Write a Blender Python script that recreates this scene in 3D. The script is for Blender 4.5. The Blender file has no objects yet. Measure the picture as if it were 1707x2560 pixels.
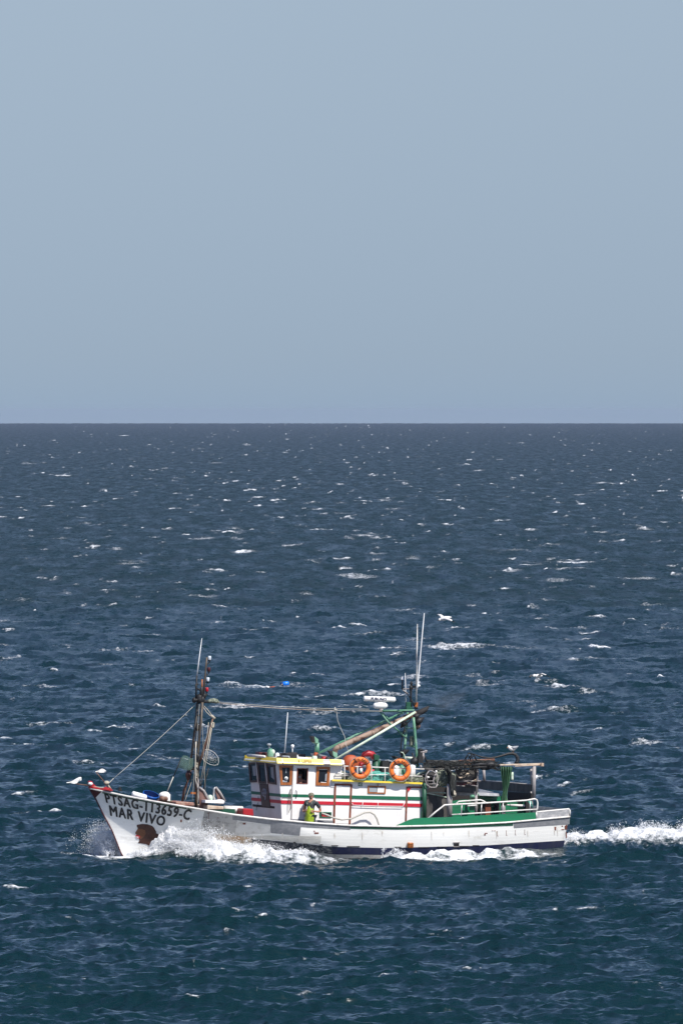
import bpy, bmesh, math, random
import numpy as np
from mathutils import Vector, Matrix
R = math.radians
scene = bpy.context.scene
COL = scene.collection
random.seed(7)

# ------------------------------------------------------------------ camera
CAM_H = 15.73            # metres above the mean water
CAM_D = 400.0            # metres from the boat
FPX = 28000.0            # focal length in photo pixels (photo is 1707 x 2560)
cam_d = bpy.data.cameras.new('camera')
cam = bpy.data.objects.new('camera', cam_d); COL.objects.link(cam)
scene.camera = cam
cam_d.sensor_fit = 'VERTICAL'; cam_d.sensor_height = 36.0
cam_d.lens = FPX / 2560.0 * 36.0
cam_d.clip_start = 1.0; cam_d.clip_end = 60000.0
PITCH = 0.00904
cam.location = (0.0, -CAM_D, CAM_H)
cam.rotation_euler = (math.pi / 2 - PITCH, 0, 0)

# ------------------------------------------------------------------ sky, sun, exposure
SUN_EL, SUN_AZ = R(50), R(40)         # azimuth measured to the right of the camera
sun_dir = Vector((math.sin(SUN_AZ) * math.cos(SUN_EL), -math.cos(SUN_AZ) * math.cos(SUN_EL), math.sin(SUN_EL)))
world = bpy.data.worlds.new('World'); scene.world = world; world.use_nodes = True
wn, wl = world.node_tree.nodes, world.node_tree.links
bg = wn['Background']
sky = wn.new('ShaderNodeTexSky'); sky.sky_type = 'NISHITA'; sky.sun_disc = False
sky.sun_elevation = SUN_EL
sky.sun_rotation = math.atan2(sun_dir.x, sun_dir.y)
sky.air_density = 1.0; sky.dust_density = 0.6; sky.ozone_density = 1.6
tc = wn.new('ShaderNodeTexCoord')
mx = wn.new('ShaderNodeVectorMath'); mx.operation = 'MAXIMUM'; mx.inputs[1].default_value = (-2, -2, 0.16)
wl.new(tc.outputs['Generated'], mx.inputs[0]); wl.new(mx.outputs[0], sky.inputs['Vector'])
tint = wn.new('ShaderNodeMix'); tint.data_type = 'RGBA'; tint.blend_type = 'MULTIPLY'
tint.inputs['Factor'].default_value = 1.0
sepz = wn.new('ShaderNodeSeparateXYZ'); wl.new(tc.outputs['Generated'], sepz.inputs[0])
ramp = wn.new('ShaderNodeMapRange'); ramp.inputs['From Min'].default_value = 0.0; ramp.inputs['From Max'].default_value = 0.5
pw = wn.new('ShaderNodeMath'); pw.operation = 'POWER'; pw.inputs[1].default_value = 0.5; pw.use_clamp = True
wl.new(sepz.outputs[2], ramp.inputs['Value']); wl.new(ramp.outputs[0], pw.inputs[0])
grad = wn.new('ShaderNodeValToRGB')
wl.new(pw.outputs[0], grad.inputs[0])
cr = grad.color_ramp
SKYG = [(0.0, (0.80, 0.735, 0.725)), (0.10, (0.895, 0.78, 0.728)), (0.28, (1.03, 0.885, 0.81)), (0.6, (0.88, 0.85, 0.96)), (1.0, (0.78, 0.80, 0.97))]
while len(cr.elements) < len(SKYG): cr.elements.new(0.5)
for e, (p, c) in zip(cr.elements, SKYG): e.position = p; e.color = (*c, 1)
wl.new(sky.outputs[0], tint.inputs[6]); wl.new(grad.outputs[0], tint.inputs[7])
wl.new(tint.outputs[2], bg.inputs['Color']); bg.inputs['Strength'].default_value = 0.10
sun_d = bpy.data.lights.new('sun', 'SUN'); sun_d.energy = 4.8; sun_d.angle = R(0.53); sun_d.color = (1.0, 0.955, 0.89)
sun = bpy.data.objects.new('sun', sun_d); COL.objects.link(sun)
sun.rotation_euler = sun_dir.to_track_quat('Z', 'Y').to_euler()
scene.view_settings.view_transform = 'Standard'; scene.view_settings.look = 'None'
scene.view_settings.exposure = 0.25; scene.view_settings.gamma = 1.0
scene.cycles.max_bounces = 10; scene.cycles.diffuse_bounces = 8; scene.cycles.transmission_bounces = 8; scene.cycles.glossy_bounces = 3; scene.cycles.volume_bounces = 0; scene.cycles.transparent_max_bounces = 12

# ------------------------------------------------------------------ tags and helpers
def tag(o, label=None, cat=None, group=None, kind=None):
    if label: o['label'] = label
    if cat: o['category'] = cat
    if group: o['group'] = group
    if kind: o['kind'] = kind
    return o

def new_mat(name):
    m = bpy.data.materials.new(name); m.use_nodes = True
    return m, m.node_tree.nodes, m.node_tree.links, m.node_tree.nodes['Principled BSDF']

def mesh_from_arrays(name, verts, quads, smooth=True):
    me = bpy.data.meshes.new(name)
    verts = np.asarray(verts, dtype=np.float32); quads = np.asarray(quads, dtype=np.int32)
    n = quads.shape[1]
    me.vertices.add(len(verts)); me.vertices.foreach_set('co', verts.ravel())
    me.loops.add(quads.size); me.loops.foreach_set('vertex_index', quads.ravel())
    me.polygons.add(len(quads))
    me.polygons.foreach_set('loop_start', np.arange(0, quads.size, n, dtype=np.int32))
    me.polygons.foreach_set('use_smooth', np.full(len(quads), smooth, dtype=bool))
    me.update(calc_edges=True)
    return me
# ------------------------------------------------------------------ boat frame (needed by the water round the hull)
YAW = R(20); TRIM = R(2.6)             # heading left and 20 deg towards the camera, bow up
_c, _s = math.cos(YAW), math.sin(YAW)
fwd = Vector((-_c, -_s, 0)); port = Vector((_s, -_c, 0)); up = Vector((0, 0, 1))
B0 = Matrix.Translation((-0.786, 0, 0)) @ Matrix((fwd, port, up)).transposed().to_4x4()
BOAT = B0 @ Matrix.Rotation(-TRIM, 4, 'Y')     # local: x forward, y port (camera side), z up

# ------------------------------------------------------------------ sea
rng = np.random.default_rng(11)
def ocean_tile(L, N, lam_lo, lam_hi, hs, lam_p, wind, chop, spread=2.0):
    k1 = np.fft.fftfreq(N, 1.0 / N) * 2 * np.pi / L
    kx, ky = np.meshgrid(k1, k1, indexing='ij')
    k = np.hypot(kx, ky); k[0, 0] = 1e-6
    kp = 2 * np.pi / lam_p
    ang = np.arctan2(ky, kx) - wind
    S = k ** -4.0 * np.exp(-1.25 * (kp / k) ** 2)
    D = 0.08 + np.abs(np.cos(ang)) ** spread
    band = (k > 2 * np.pi / lam_hi) & (k < 2 * np.pi / lam_lo)
    amp = np.sqrt(S * D) * band
    h = amp * (rng.normal(size=(N, N)) + 1j * rng.normal(size=(N, N)))
    H = np.fft.ifft2(h).real
    sc = hs / 4.0 / H.std()
    h = h * sc; H = H * sc
    dx = np.fft.ifft2(-1j * kx / k * h).real * -chop
    dy = np.fft.ifft2(-1j * ky / k * h).real * -chop
    jxx = np.gradient(dx, L / N, axis=0); jyy = np.gradient(dy, L / N, axis=1); jxy = np.gradient(dx, L / N, axis=1)
    J = (1 + jxx) * (1 + jyy) - jxy ** 2
    return L, N, [a.astype(np.float32) for a in (H, dx, dy, J)]

def sample(tile, x, y, rot, which=(0, 1, 2, 3)):
    L, N, F = tile
    c, s = math.cos(rot), math.sin(rot)
    u = ((x * c + y * s) / L % 1.0) * N; v = ((-x * s + y * c) / L % 1.0) * N
    i0 = u.astype(np.int32); j0 = v.astype(np.int32); fu = (u - i0).astype(np.float32); fv = (v - j0).astype(np.float32)
    i0 %= N; j0 %= N; i1 = (i0 + 1) % N; j1 = (j0 + 1) % N
    out = []
    for w in which:
        f = F[w]
        out.append(f[i0, j0] * (1 - fu) * (1 - fv) + f[i1, j0] * fu * (1 - fv) + f[i0, j1] * (1 - fu) * fv + f[i1, j1] * fu * fv)
    if 1 in which and 2 in which:
        a, b = out[which.index(1)], out[which.index(2)]
        out[which.index(1)], out[which.index(2)] = a * c - b * s, a * s + b * c
    return out

TILES = [(ocean_tile(311.0, 2048, 2.4, 60.0, 0.36, 5.5, R(70), 1.15), 0.0),
         (ocean_tile(61.0, 1024, 0.6, 2.6, 0.25, 2.6, R(75), 1.0, 1.2), 0.35),
         (ocean_tile(13.0, 512, 0.12, 0.7, 0.105, 0.8, R(60), 0.8, 0.8), -0.22)]

def hull_half(X):
    X = np.asarray(X, dtype=np.float32)
    t = np.clip((8.0 - X) / 7.0, 0, 1)
    w = 2.35 * (1 - (1 - t) ** 1.8)
    w = np.where(X < -5, 2.35 - 0.05 * (-5 - X), w)
    return np.where((X > 8.0) | (X < -8.9), 0.0, w)

# water level along the near side of the hull, height against distance forward of midships
WX = np.array([-26, -14, -9.5, -8.0, -6.0, -4.5, -2.5, -0.9, 0.8, 2.5, 4.5, 6.0, 7.5, 9.5, 12])
WZ = np.array([0.0, 0.05, 0.16, 0.10, -0.04, -0.16, -0.30, -0.34, -0.22, 0.0, 0.10, 0.02, -0.12, -0.08, 0.0])

def add_boat_waves(x, y, z, foam, detail):
    # boat local plan coordinates
    rx = x + 0.786; ry = y
    X = rx * fwd.x + ry * fwd.y; Y = rx * port.x + ry * port.y
    near = (np.abs(X) < 40) & (np.abs(Y) < 16)
    i = np.nonzero(near)
    X = X[i]; Y = Y[i]
    hw = hull_half(X); dist = np.abs(Y) - hw
    dist = np.where(X > 8.0, np.hypot(X - 8.0, Y), dist)
    dist = np.where(X < -8.9, np.maximum(np.abs(Y) - 2.0, 0), dist)
    lvl = np.interp(X, WX, WZ)
    k = np.exp(-(np.maximum(dist, 0) / 2.2) ** 2)
    calm = np.exp(-(np.maximum(dist, 0) / 1.6) ** 2) * 0.85
    calm = np.where(X < -9.2, calm * np.exp((X + 9.2) / 9.0), calm)
    zz = z[i] * (1 - calm) + lvl * k
    tr = np.interp(X, [-11, -7.5, -4.5, -2, 6.5, 9.5], [0.0, -0.06, -0.30, -0.40, -0.34, 0.0])      # trough of the ship's own wave
    zz = zz + tr * np.where(dist < 3.4, np.exp(-((dist - 3.4) / 1.5) ** 2), np.exp(-((dist - 3.4) / 4.5) ** 2)) * (Y > 0)
    n = np.clip(detail[i], -1.2, 1.2)
    # rolling breaker thrown off the bow, moving aft along the side
    c1 = 0.55 + 0.42 * np.clip(6.5 - X, 0, 6)                 # how far out the ridge stands
    r1 = np.exp(-((dist - c1 * 0.9) / 0.55) ** 2) * np.clip((7.6 - X) / 1.5, 0, 1) * np.clip((X + 1.0) / 4.0, 0, 1)
    zz = zz + 0.34 * r1
    # second crest, aft of midships
    c2 = 0.95 + 0.12 * np.clip(-1.5 - X, 0, 7) + 0.14 * np.sin(X * 2.1) + 0.06 * np.sin(X * 5.3 + 1)
    e2 = np.clip((-0.6 - X) / 1.6, 0, 1) * np.clip((X + 7.8) / 2.5, 0, 1)
    r2 = np.exp(-((dist - c2) / 0.85) ** 2) * e2
    zz = zz + 0.25 * r2 * np.clip((X + 8.5) / 3.0, 0.3, 1) * (0.9 + 0.10 * np.sin(X * 2.3 + 2) + 0.06 * np.sin(X * 6.1))
    # wake trough and banks behind the transom
    tail = X < -8.7
    aft = np.clip((-8.7 - X) / 1.2, 0, 1) * np.exp(np.clip(X + 8.7, -60, 0) / 26.0)
    w = 2.1 + 0.16 * np.clip(-8.7 - X, 0, 40)
    rooster = np.exp(-((X + 13.0) / 2.6) ** 2) * np.exp(-(Y / 1.8) ** 2)
    zz = zz + aft * (0.17 * np.exp(-((Y) / (w * .75)) ** 2)) + 0.35 * rooster
    zz = zz + aft * n * 0.10
    zz = zz + (r1 + r2) * n * 0.12
    f = foam[i]
    lace = 0.5 + 0.5 * n
    f1 = np.clip(1.25 - np.abs(dist - c1 * 0.55) / (c1 * 0.62 + 0.35), 0, 1) * np.clip((8.3 - X) / 0.8, 0, 1) * np.clip((X + 0.2) / 3.5, 0, 1)
    f2 = np.clip(1.30 - np.abs(dist - c2 * 1.35) / 1.30, 0, 1) * e2 ** 0.5 * np.clip(0.70 + 0.26 * n + 0.1 * np.sin(X * 2.7), .2, 1)
    f3 = aft * np.clip(1.3 - np.abs(Y) / w, 0, 1) * np.clip(0.74 + 0.22 * n, 0.3, 1.0)
    ft = np.exp(-((X - 8.3) / 1.3) ** 2 - (Y / 1.6) ** 2)
    fn = np.maximum.reduce([f1, f2, f3, ft])
    # trailing lace between the crests and the open water
    sidey = (Y > 0) & (X < 8) & (X > -12)
    l1 = np.clip(1 - np.abs(dist - c1 * 1.7) / 1.2, 0, 1) * 0.30 * (X < 5) * (X > -6)
    fn = np.maximum(fn, l1 * sidey)
    z[i] = zz
    foam[i] = np.maximum(f, fn)

def build_sea():
    H = CAM_H * FPX * 0.4            # render rows = H / distance
    near = np.concatenate([np.arange(20, 150, 4.0), np.arange(150, 252, 1.2)])
    a = 1.0 / np.arange(H / 252.0, H / 900.0, -1 / 2.6) * H
    b = 1.0 / np.arange(H / 900.0 - 0.4, H / 14000.0, -1 / 1.7) * H
    d = np.concatenate([near, a, b, [14000.0]])
    tv = 0.0335
    tf = np.linspace(-tv, tv, 1180)
    g = np.linspace(0, 1, 120)[1:]
    side = tv + (tf[1] - tf[0]) * 119 * g + 0.13 * g ** 2.2
    wide = side[-1] + 0.005 * np.arange(1, 61) + 0.00018 * np.arange(1, 61) ** 2
    side = np.concatenate([side, wide])
    t = np.concatenate([-side[::-1], tf, side])
    nr, nc = len(d), len(t)
    x = (d[:, None] * t[None, :]); y = np.repeat(d[:, None] - CAM_D, nc, 1)
    z = np.zeros_like(x); ox = np.zeros_like(x); oy = np.zeros_like(x)
    cell = np.gradient(d)[:, None]                      # depth spacing of the rows
    detail = None; jac = None
    for (tile, rot) in TILES:
        st_ = 0.8 if tile[0] > 100 else 0.5          # short waves have crests longer than they are apart
        Hh, dx, dy, J = sample(tile, x * st_, y, rot)
        z += Hh; ox += dx; oy += dy
        if jac is None: jac = J.copy()
        elif tile[0] > 50: jac = jac + (J - 1) * 0.7
        if tile[0] < 20: detail = Hh / (Hh.std() + 1e-9)
    d2 = sample(TILES[1][0], x * 1.7 + 5, y * 1.7, 0.9, (0,))[0]
    detail = (0.55 * detail + d2 / d2.std() * 0.8).astype(np.float32)
    # far rows cannot follow single waves in depth, so only their height is kept there
    keep = np.clip(1.4 / cell, 0, 1); oy *= keep; ox *= np.clip(12.0 / cell, 0.0, 1)
    foam = np.zeros_like(x)
    # crests that are about to break carry thin foam of their own
    foam += np.clip((0.10 - jac) * 0.9, 0, 0.30) * np.clip(3.0 / cell, 0.3, 1)
    # whitecaps: one stamp each, on the steepest crest near a random place
    pys = np.array([31.5, 60, 150, 330, 560, 760, 1030, 1340, 1540])
    dens = np.array([11.0, 9.0, 4.2, 1.9, 1.0, 0.6, 0.20, 0.17, 0.14]) * 1.35
    rows = np.arange(31.5, 1540, 1.0)
    lam = np.interp(rows, pys, dens)
    cnt = rng.poisson(lam * (0.155 / tv) * 0.55)
    rr = np.repeat(rows, cnt) + rng.random(cnt.sum())
    dd = CAM_H * FPX / rr
    tt = rng.uniform(-0.085, 0.085, len(dd))
    order = np.argsort(d)
    for q in range(len(dd)):
        D0, T0 = dd[q], tt[q]
        X0, Y0 = D0 * T0, D0 - CAM_D
        big = rng.random()
        w = float(np.exp(rng.normal(-0.22, 0.50))) * (1.9 if big > 0.90 else 1.0) * (1 + 0.35 * min(1.0, D0 / 3000.0))
        if D0 < 420: w *= 0.42
        if D0 < 1500:      # move on to the sharpest crest nearby
            cx = X0 + rng.uniform(-3, 3, 60); cy = Y0 + rng.uniform(-9, 9, 60)
            Jc = sample(TILES[0][0], cx, cy, 0.0, (3,))[0]
            m = int(np.argmin(Jc)); X0, Y0 = cx[m], cy[m]
            D0 = Y0 + CAM_D
            if abs(X0 + 0.8) < 15 and abs(Y0) < 7: continue
        r0 = int(np.searchsorted(d, D0))
        if r0 < 2 or r0 >= nr - 2: continue
        tiny = big < 0.50
        if tiny: w *= 0.42
        dep = 0.16 + 0.13 * w
        span = max(1, int(7.0 * dep / cell[r0, 0]))
        c0 = np.searchsorted(t, (X0 - 2.6 * w) / D0); c1 = np.searchsorted(t, (X0 + 2.6 * w) / D0) + 1
        if c1 - c0 < 2 or c1 > nc: continue
        ra, rb = max(0, r0 - span), min(nr, r0 + span + 1)
        xs = x[ra:rb, c0:c1] - X0; ys = y[ra:rb, c0:c1] - Y0
        if span <= 1: ys = ys * 0 + (np.arange(ra, rb) - r0)[:, None] * dep * 1.6
        slant = rng.normal(0.35, 0.40)
        bend = rng.normal(0, 0.22)
        yy = ys - slant * xs - bend * xs * xs / w + 0.10 * np.sin(xs * 5.0 / w + q)
        u = xs / w; hd = rng.uniform(-0.5, 0.6)
        env = np.exp(-np.abs(u) ** 4)
        body = 0.58 + 0.42 * np.exp(-((u - hd) / 0.45) ** 2)
        lump = 0.80 + 0.20 * np.sin(xs * 9.3 / w + q + 3 * ys) * np.sin(xs * 4.1 / w + 2 * q)
        thick = dep * (0.5 + 0.6 * np.exp(-((u - hd) / 0.4) ** 2))
        g1 = np.exp(-(yy / thick) ** 2)
        st = env * g1 * lump * body
        soft = rng.random() < 0.35
        if soft and D0 > 450: w *= 1.7; dep *= 1.2
        strong = (rng.uniform(0.34, 0.48) if soft else 0.42 + 0.60 * rng.random()) * (0.66 if tiny else 1.1) * (0.82 if D0 > 3000 else 1.0)
        foam[ra:rb, c0:c1] = np.maximum(foam[ra:rb, c0:c1], st * strong)
        z[ra:rb, c0:c1] += st * (0.04 + 0.045 * min(w, 1.8)) * (0.8 if D0 < 380 else 1.0)
        if not tiny and 450 < D0 < 1600 and rng.random() < 0.35:    # old foam laid out behind the crest
            g2 = np.exp(-((yy + 3.0 * dep) / (3.4 * dep)) ** 2) * np.exp(-((u - 0.3) / 1.1) ** 2)
            foam[ra:rb, c0:c1] = np.maximum(foam[ra:rb, c0:c1], g2 * rng.uniform(0.30, 0.46))
    add_boat_waves(x, y, z, foam, detail)
    V = np.stack([x + ox, y + oy, z], -1).reshape(-1, 3)
    idx = np.arange(nr * nc, dtype=np.int32).reshape(nr, nc)
    Q = np.stack([idx[:-1, :-1], idx[:-1, 1:], idx[1:, 1:], idx[1:, :-1]], -1).reshape(-1, 4)
    # the water beyond the fan of waves, a little under their troughs
    gx = np.linspace(-14200, 14200, 72); gy = np.linspace(-14000, 13950, 72); GX, GY = np.meshgrid(gx, gy, indexing='ij')
    W2 = np.stack([GX, GY, np.full_like(GX, -1.0)], -1).reshape(-1, 3); i2 = np.arange(72 * 72, dtype=np.int32).reshape(72, 72) + len(V)
    Q2 = np.stack([i2[:-1, :-1], i2[1:, :-1], i2[1:, 1:], i2[:-1, 1:]], -1).reshape(-1, 4)
    V = np.concatenate([V, W2]); Q = np.concatenate([Q, Q2])
    me = mesh_from_arrays('sea', V, Q)
    foam = np.concatenate([foam.ravel(), np.zeros(len(W2))])
    at = me.attributes.new('foam', 'FLOAT', 'POINT'); at.data.foreach_set('value', foam.astype(np.float32))
    at2 = me.attributes.new('unresolved', 'FLOAT', 'POINT'); at2.data.foreach_set('value', np.repeat(np.clip((cell - 0.30) / 2.2, 0, 1), nc, 1).astype(np.float32).ravel().tolist() + [1.0] * len(W2))
    print('sea', nr, nc, 'caps', len(dd))
    return me

def sea_material():
    m, n, l, b = new_mat('sea_water')
    geo = n.new('ShaderNodeNewGeometry')
    at = n.new('ShaderNodeAttribute'); at.attribute_name = 'foam'
    # ripples too small for the mesh: facet normals scattered by noise
    def facets(scale, rot, size, rough, amount):
        mp = n.new('ShaderNodeMapping'); mp.inputs['Scale'].default_value = scale; mp.inputs['Rotation'].default_value = (0, 0, rot)
        l.new(geo.outputs['Position'], mp.inputs[0])
        t = n.new('ShaderNodeTexNoise'); t.inputs['Scale'].default_value = size; t.inputs['Detail'].default_value = 3; t.inputs['Roughness'].default_value = rough
        l.new(mp.outputs[0], t.inputs['Vector'])
        c = n.new('ShaderNodeVectorMath'); c.operation = 'SUBTRACT'; c.inputs[1].default_value = (0.5, 0.5, 0.5); l.new(t.outputs['Color'], c.inputs[0])
        k = n.new('ShaderNodeVectorMath'); k.operation = 'MULTIPLY'; k.inputs[1].default_value = amount; l.new(c.outputs[0], k.inputs[0])
        return k
    f1 = facets((0.8, 2.4, 1.0), 0.12, 3.4, 0.65, (0.5, 1.9, 0.0))
    f2 = facets((0.7, 2.2, 1.0), -0.1, 10.0, 0.6, (0.5, 1.8, 0.0))
    f3 = facets((1.0, 0.035, 1.0), 0.02, 0.8, 0.85, (0.0, 1.3, 0.0))
    fa = n.new('ShaderNodeAttribute'); fa.attribute_name = 'unresolved'
    f4 = facets((1.0, 0.6, 1.0), 0.3, 0.9, 0.8, (0.9, 2.8, 0.0))
    f4b = n.new('ShaderNodeVectorMath'); f4b.operation = 'SCALE'; l.new(f4.outputs[0], f4b.inputs[0]); l.new(fa.outputs['Fac'], f4b.inputs['Scale'])
    acc = geo.outputs['Normal']
    for q in (f1, f2, f3, f4b):
        ad = n.new('ShaderNodeVectorMath'); ad.operation = 'ADD'; l.new(acc, ad.inputs[0]); l.new(q.outputs[0], ad.inputs[1]); acc = ad.outputs[0]
    bp = n.new('ShaderNodeVectorMath'); bp.operation = 'NORMALIZE'; l.new(acc, bp.inputs[0])
    # foam mask: attribute broken up by noise
    n2 = n.new('ShaderNodeTexNoise'); n2.inputs['Scale'].default_value = 5.0; n2.inputs['Detail'].default_value = 6; n2.inputs['Roughness'].default_value = 0.7
    mp2 = n.new('ShaderNodeMapping'); mp2.inputs['Scale'].default_value = (1.0, 0.45, 1.6)
    l.new(geo.outputs['Position'], mp2.inputs[0]); l.new(mp2.outputs[0], n2.inputs['Vector'])
    s1 = n.new('ShaderNodeMath'); s1.operation = 'MULTIPLY_ADD'; s1.inputs[1].default_value = 1.5; s1.inputs[2].default_value = -0.75
    l.new(n2.outputs[0], s1.inputs[0])
    gate = n.new('ShaderNodeMath'); gate.operation = 'ADD'; l.new(at.outputs['Fac'], gate.inputs[0]); l.new(s1.outputs[0], gate.inputs[1])
    mr = n.new('ShaderNodeMapRange'); mr.inputs['From Min'].default_value = 0.20; mr.inputs['From Max'].default_value = 0.85
    mr.interpolation_type = 'SMOOTHSTEP'
    l.new(gate.outputs[0], mr.inputs['Value'])
    pres = n.new('ShaderNodeMapRange'); pres.inputs['From Min'].default_value = 0.04; pres.inputs['From Max'].default_value = 0.2
    l.new(at.outputs['Fac'], pres.inputs['Value'])
    mk = n.new('ShaderNodeMath'); mk.operation = 'MULTIPLY'; l.new(mr.outputs[0], mk.inputs[0]); l.new(pres.outputs[0], mk.inputs[1])
    b.inputs['Base Color'].default_value = (0.0030, 0.0195, 0.0245, 1)
    gu = n.new('ShaderNodeTexNoise'); gu.inputs['Scale'].default_value = 0.035; gu.inputs['Detail'].default_value = 3; l.new(geo.outputs['Position'], gu.inputs['Vector'])
    gm = n.new('ShaderNodeMapRange'); gm.inputs['From Min'].default_value = 0.35; gm.inputs['From Max'].default_value = 0.65; gm.inputs['To Min'].default_value = 0.15; gm.inputs['To Max'].default_value = 0.23; l.new(gu.outputs[0], gm.inputs['Value'])
    rr_ = n.new('ShaderNodeMapRange'); l.new(gm.outputs[0], rr_.inputs['To Min']); 
    mpr = n.new('ShaderNodeMapping'); mpr.inputs['Scale'].default_value = (0.35, 0.022, 0.0); mpr.inputs['Rotation'].default_value = (0, 0, 0.01); l.new(geo.outputs['Position'], mpr.inputs[0])
    nr_ = n.new('ShaderNodeTexNoise'); nr_.inputs['Scale'].default_value = 1.0; nr_.inputs['Detail'].default_value = 4; nr_.inputs['Roughness'].default_value = 0.7; l.new(mpr.outputs[0], nr_.inputs['Vector'])
    rm = n.new('ShaderNodeMapRange'); rm.inputs['From Min'].default_value = 0.36; rm.inputs['From Max'].default_value = 0.64; rm.inputs['To Min'].default_value = 0.33; rm.inputs['To Max'].default_value = 0.60; l.new(nr_.outputs[0], rm.inputs['Value']); l.new(rm.outputs[0], rr_.inputs['To Max'])
    l.new(fa.outputs['Fac'], rr_.inputs['Value']); l.new(rr_.outputs[0], b.inputs['Roughness'])
    b.inputs['IOR'].default_value = 1.33
    l.new(bp.outputs[0], b.inputs['Normal'])
    f = n.new('ShaderNodeBsdfPrincipled'); f.inputs['Base Color'].default_value = (0.86, 0.88, 0.90, 1); f.inputs['Roughness'].default_value = 0.85
    f.inputs['Specular IOR Level'].default_value = 0.1
    bp2 = n.new('ShaderNodeBump'); bp2.inputs['Strength'].default_value = 0.8; bp2.inputs['Distance'].default_value = 0.12
    n3 = n.new('ShaderNodeTexNoise'); n3.inputs['Scale'].default_value = 9.0; n3.inputs['Detail'].default_value = 4
    l.new(mp2.outputs[0], n3.inputs['Vector']); l.new(n3.outputs[0], bp2.inputs['Height']); l.new(bp2.outputs[0], f.inputs['Normal'])
    mixs = n.new('ShaderNodeMixShader'); l.new(mk.outputs[0], mixs.inputs[0]); l.new(b.outputs[0], mixs.inputs[1]); l.new(f.outputs[0], mixs.inputs[2])
    l.new(mixs.outputs[0], n['Material Output'].inputs['Surface'])
    return m

sea = bpy.data.objects.new('sea', build_sea()); COL.objects.link(sea); sea.data.materials.append(sea_material())
tag(sea, 'choppy dark blue sea with scattered whitecaps out to the horizon', 'sea', kind='structure')
# ------------------------------------------------------------------ building tools
ZOOM = {'0': (0, 0, 1.0), '1': (140, 1500, 3.136), '2': (580, 1750, 3.136), '3': (780, 1500, 3.92), '4': (980, 1800, 3.136),
        '5': (600, 1850, 6.03), '6': (1020, 1840, 7.127), '7': (1180, 1840, 6.03), '8': (430, 1580, 5.005), 'b': (150, 1900, 4.126),
        'r': (860, 1870, 7.84), 'k': (380, 1960, 7.84), 'p': (740, 1970, 15.68), 'v': (780, 1840, 7.127), 'h': (600, 1860, 5.6)}
def Q(z, u, v):
    a = ZOOM[z]; return a[0] + u / a[2], a[1] + v / a[2]
BI = BOAT.inverted()
CAMO = cam.location.copy()
def view_dir(px, py):
    a, b = (px - 853.5) / FPX, (1280 - py) / FPX
    return Vector((a, math.cos(PITCH) + b * math.sin(PITCH), -math.sin(PITCH) + b * math.cos(PITCH)))
_o = BI @ CAMO; _r = BI.to_3x3()
def at(px, py, Y):
    "measured point of the photograph -> boat coordinates on the fore-and-aft plane at Y"
    d = _r @ view_dir(px, py); t = (Y - _o.y) / d.y
    return _o + d * t
def az(z, u, v, Y): return at(*Q(z, u, v), Y)
def atX(px, py, X):
    d = _r @ view_dir(px, py); t = (X - _o.x) / d.x
    return _o + d * t
def world_at(px, py, y):
    d = view_dir(px, py); t = (y - CAMO.y) / d.y
    return CAMO + d * t

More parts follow.
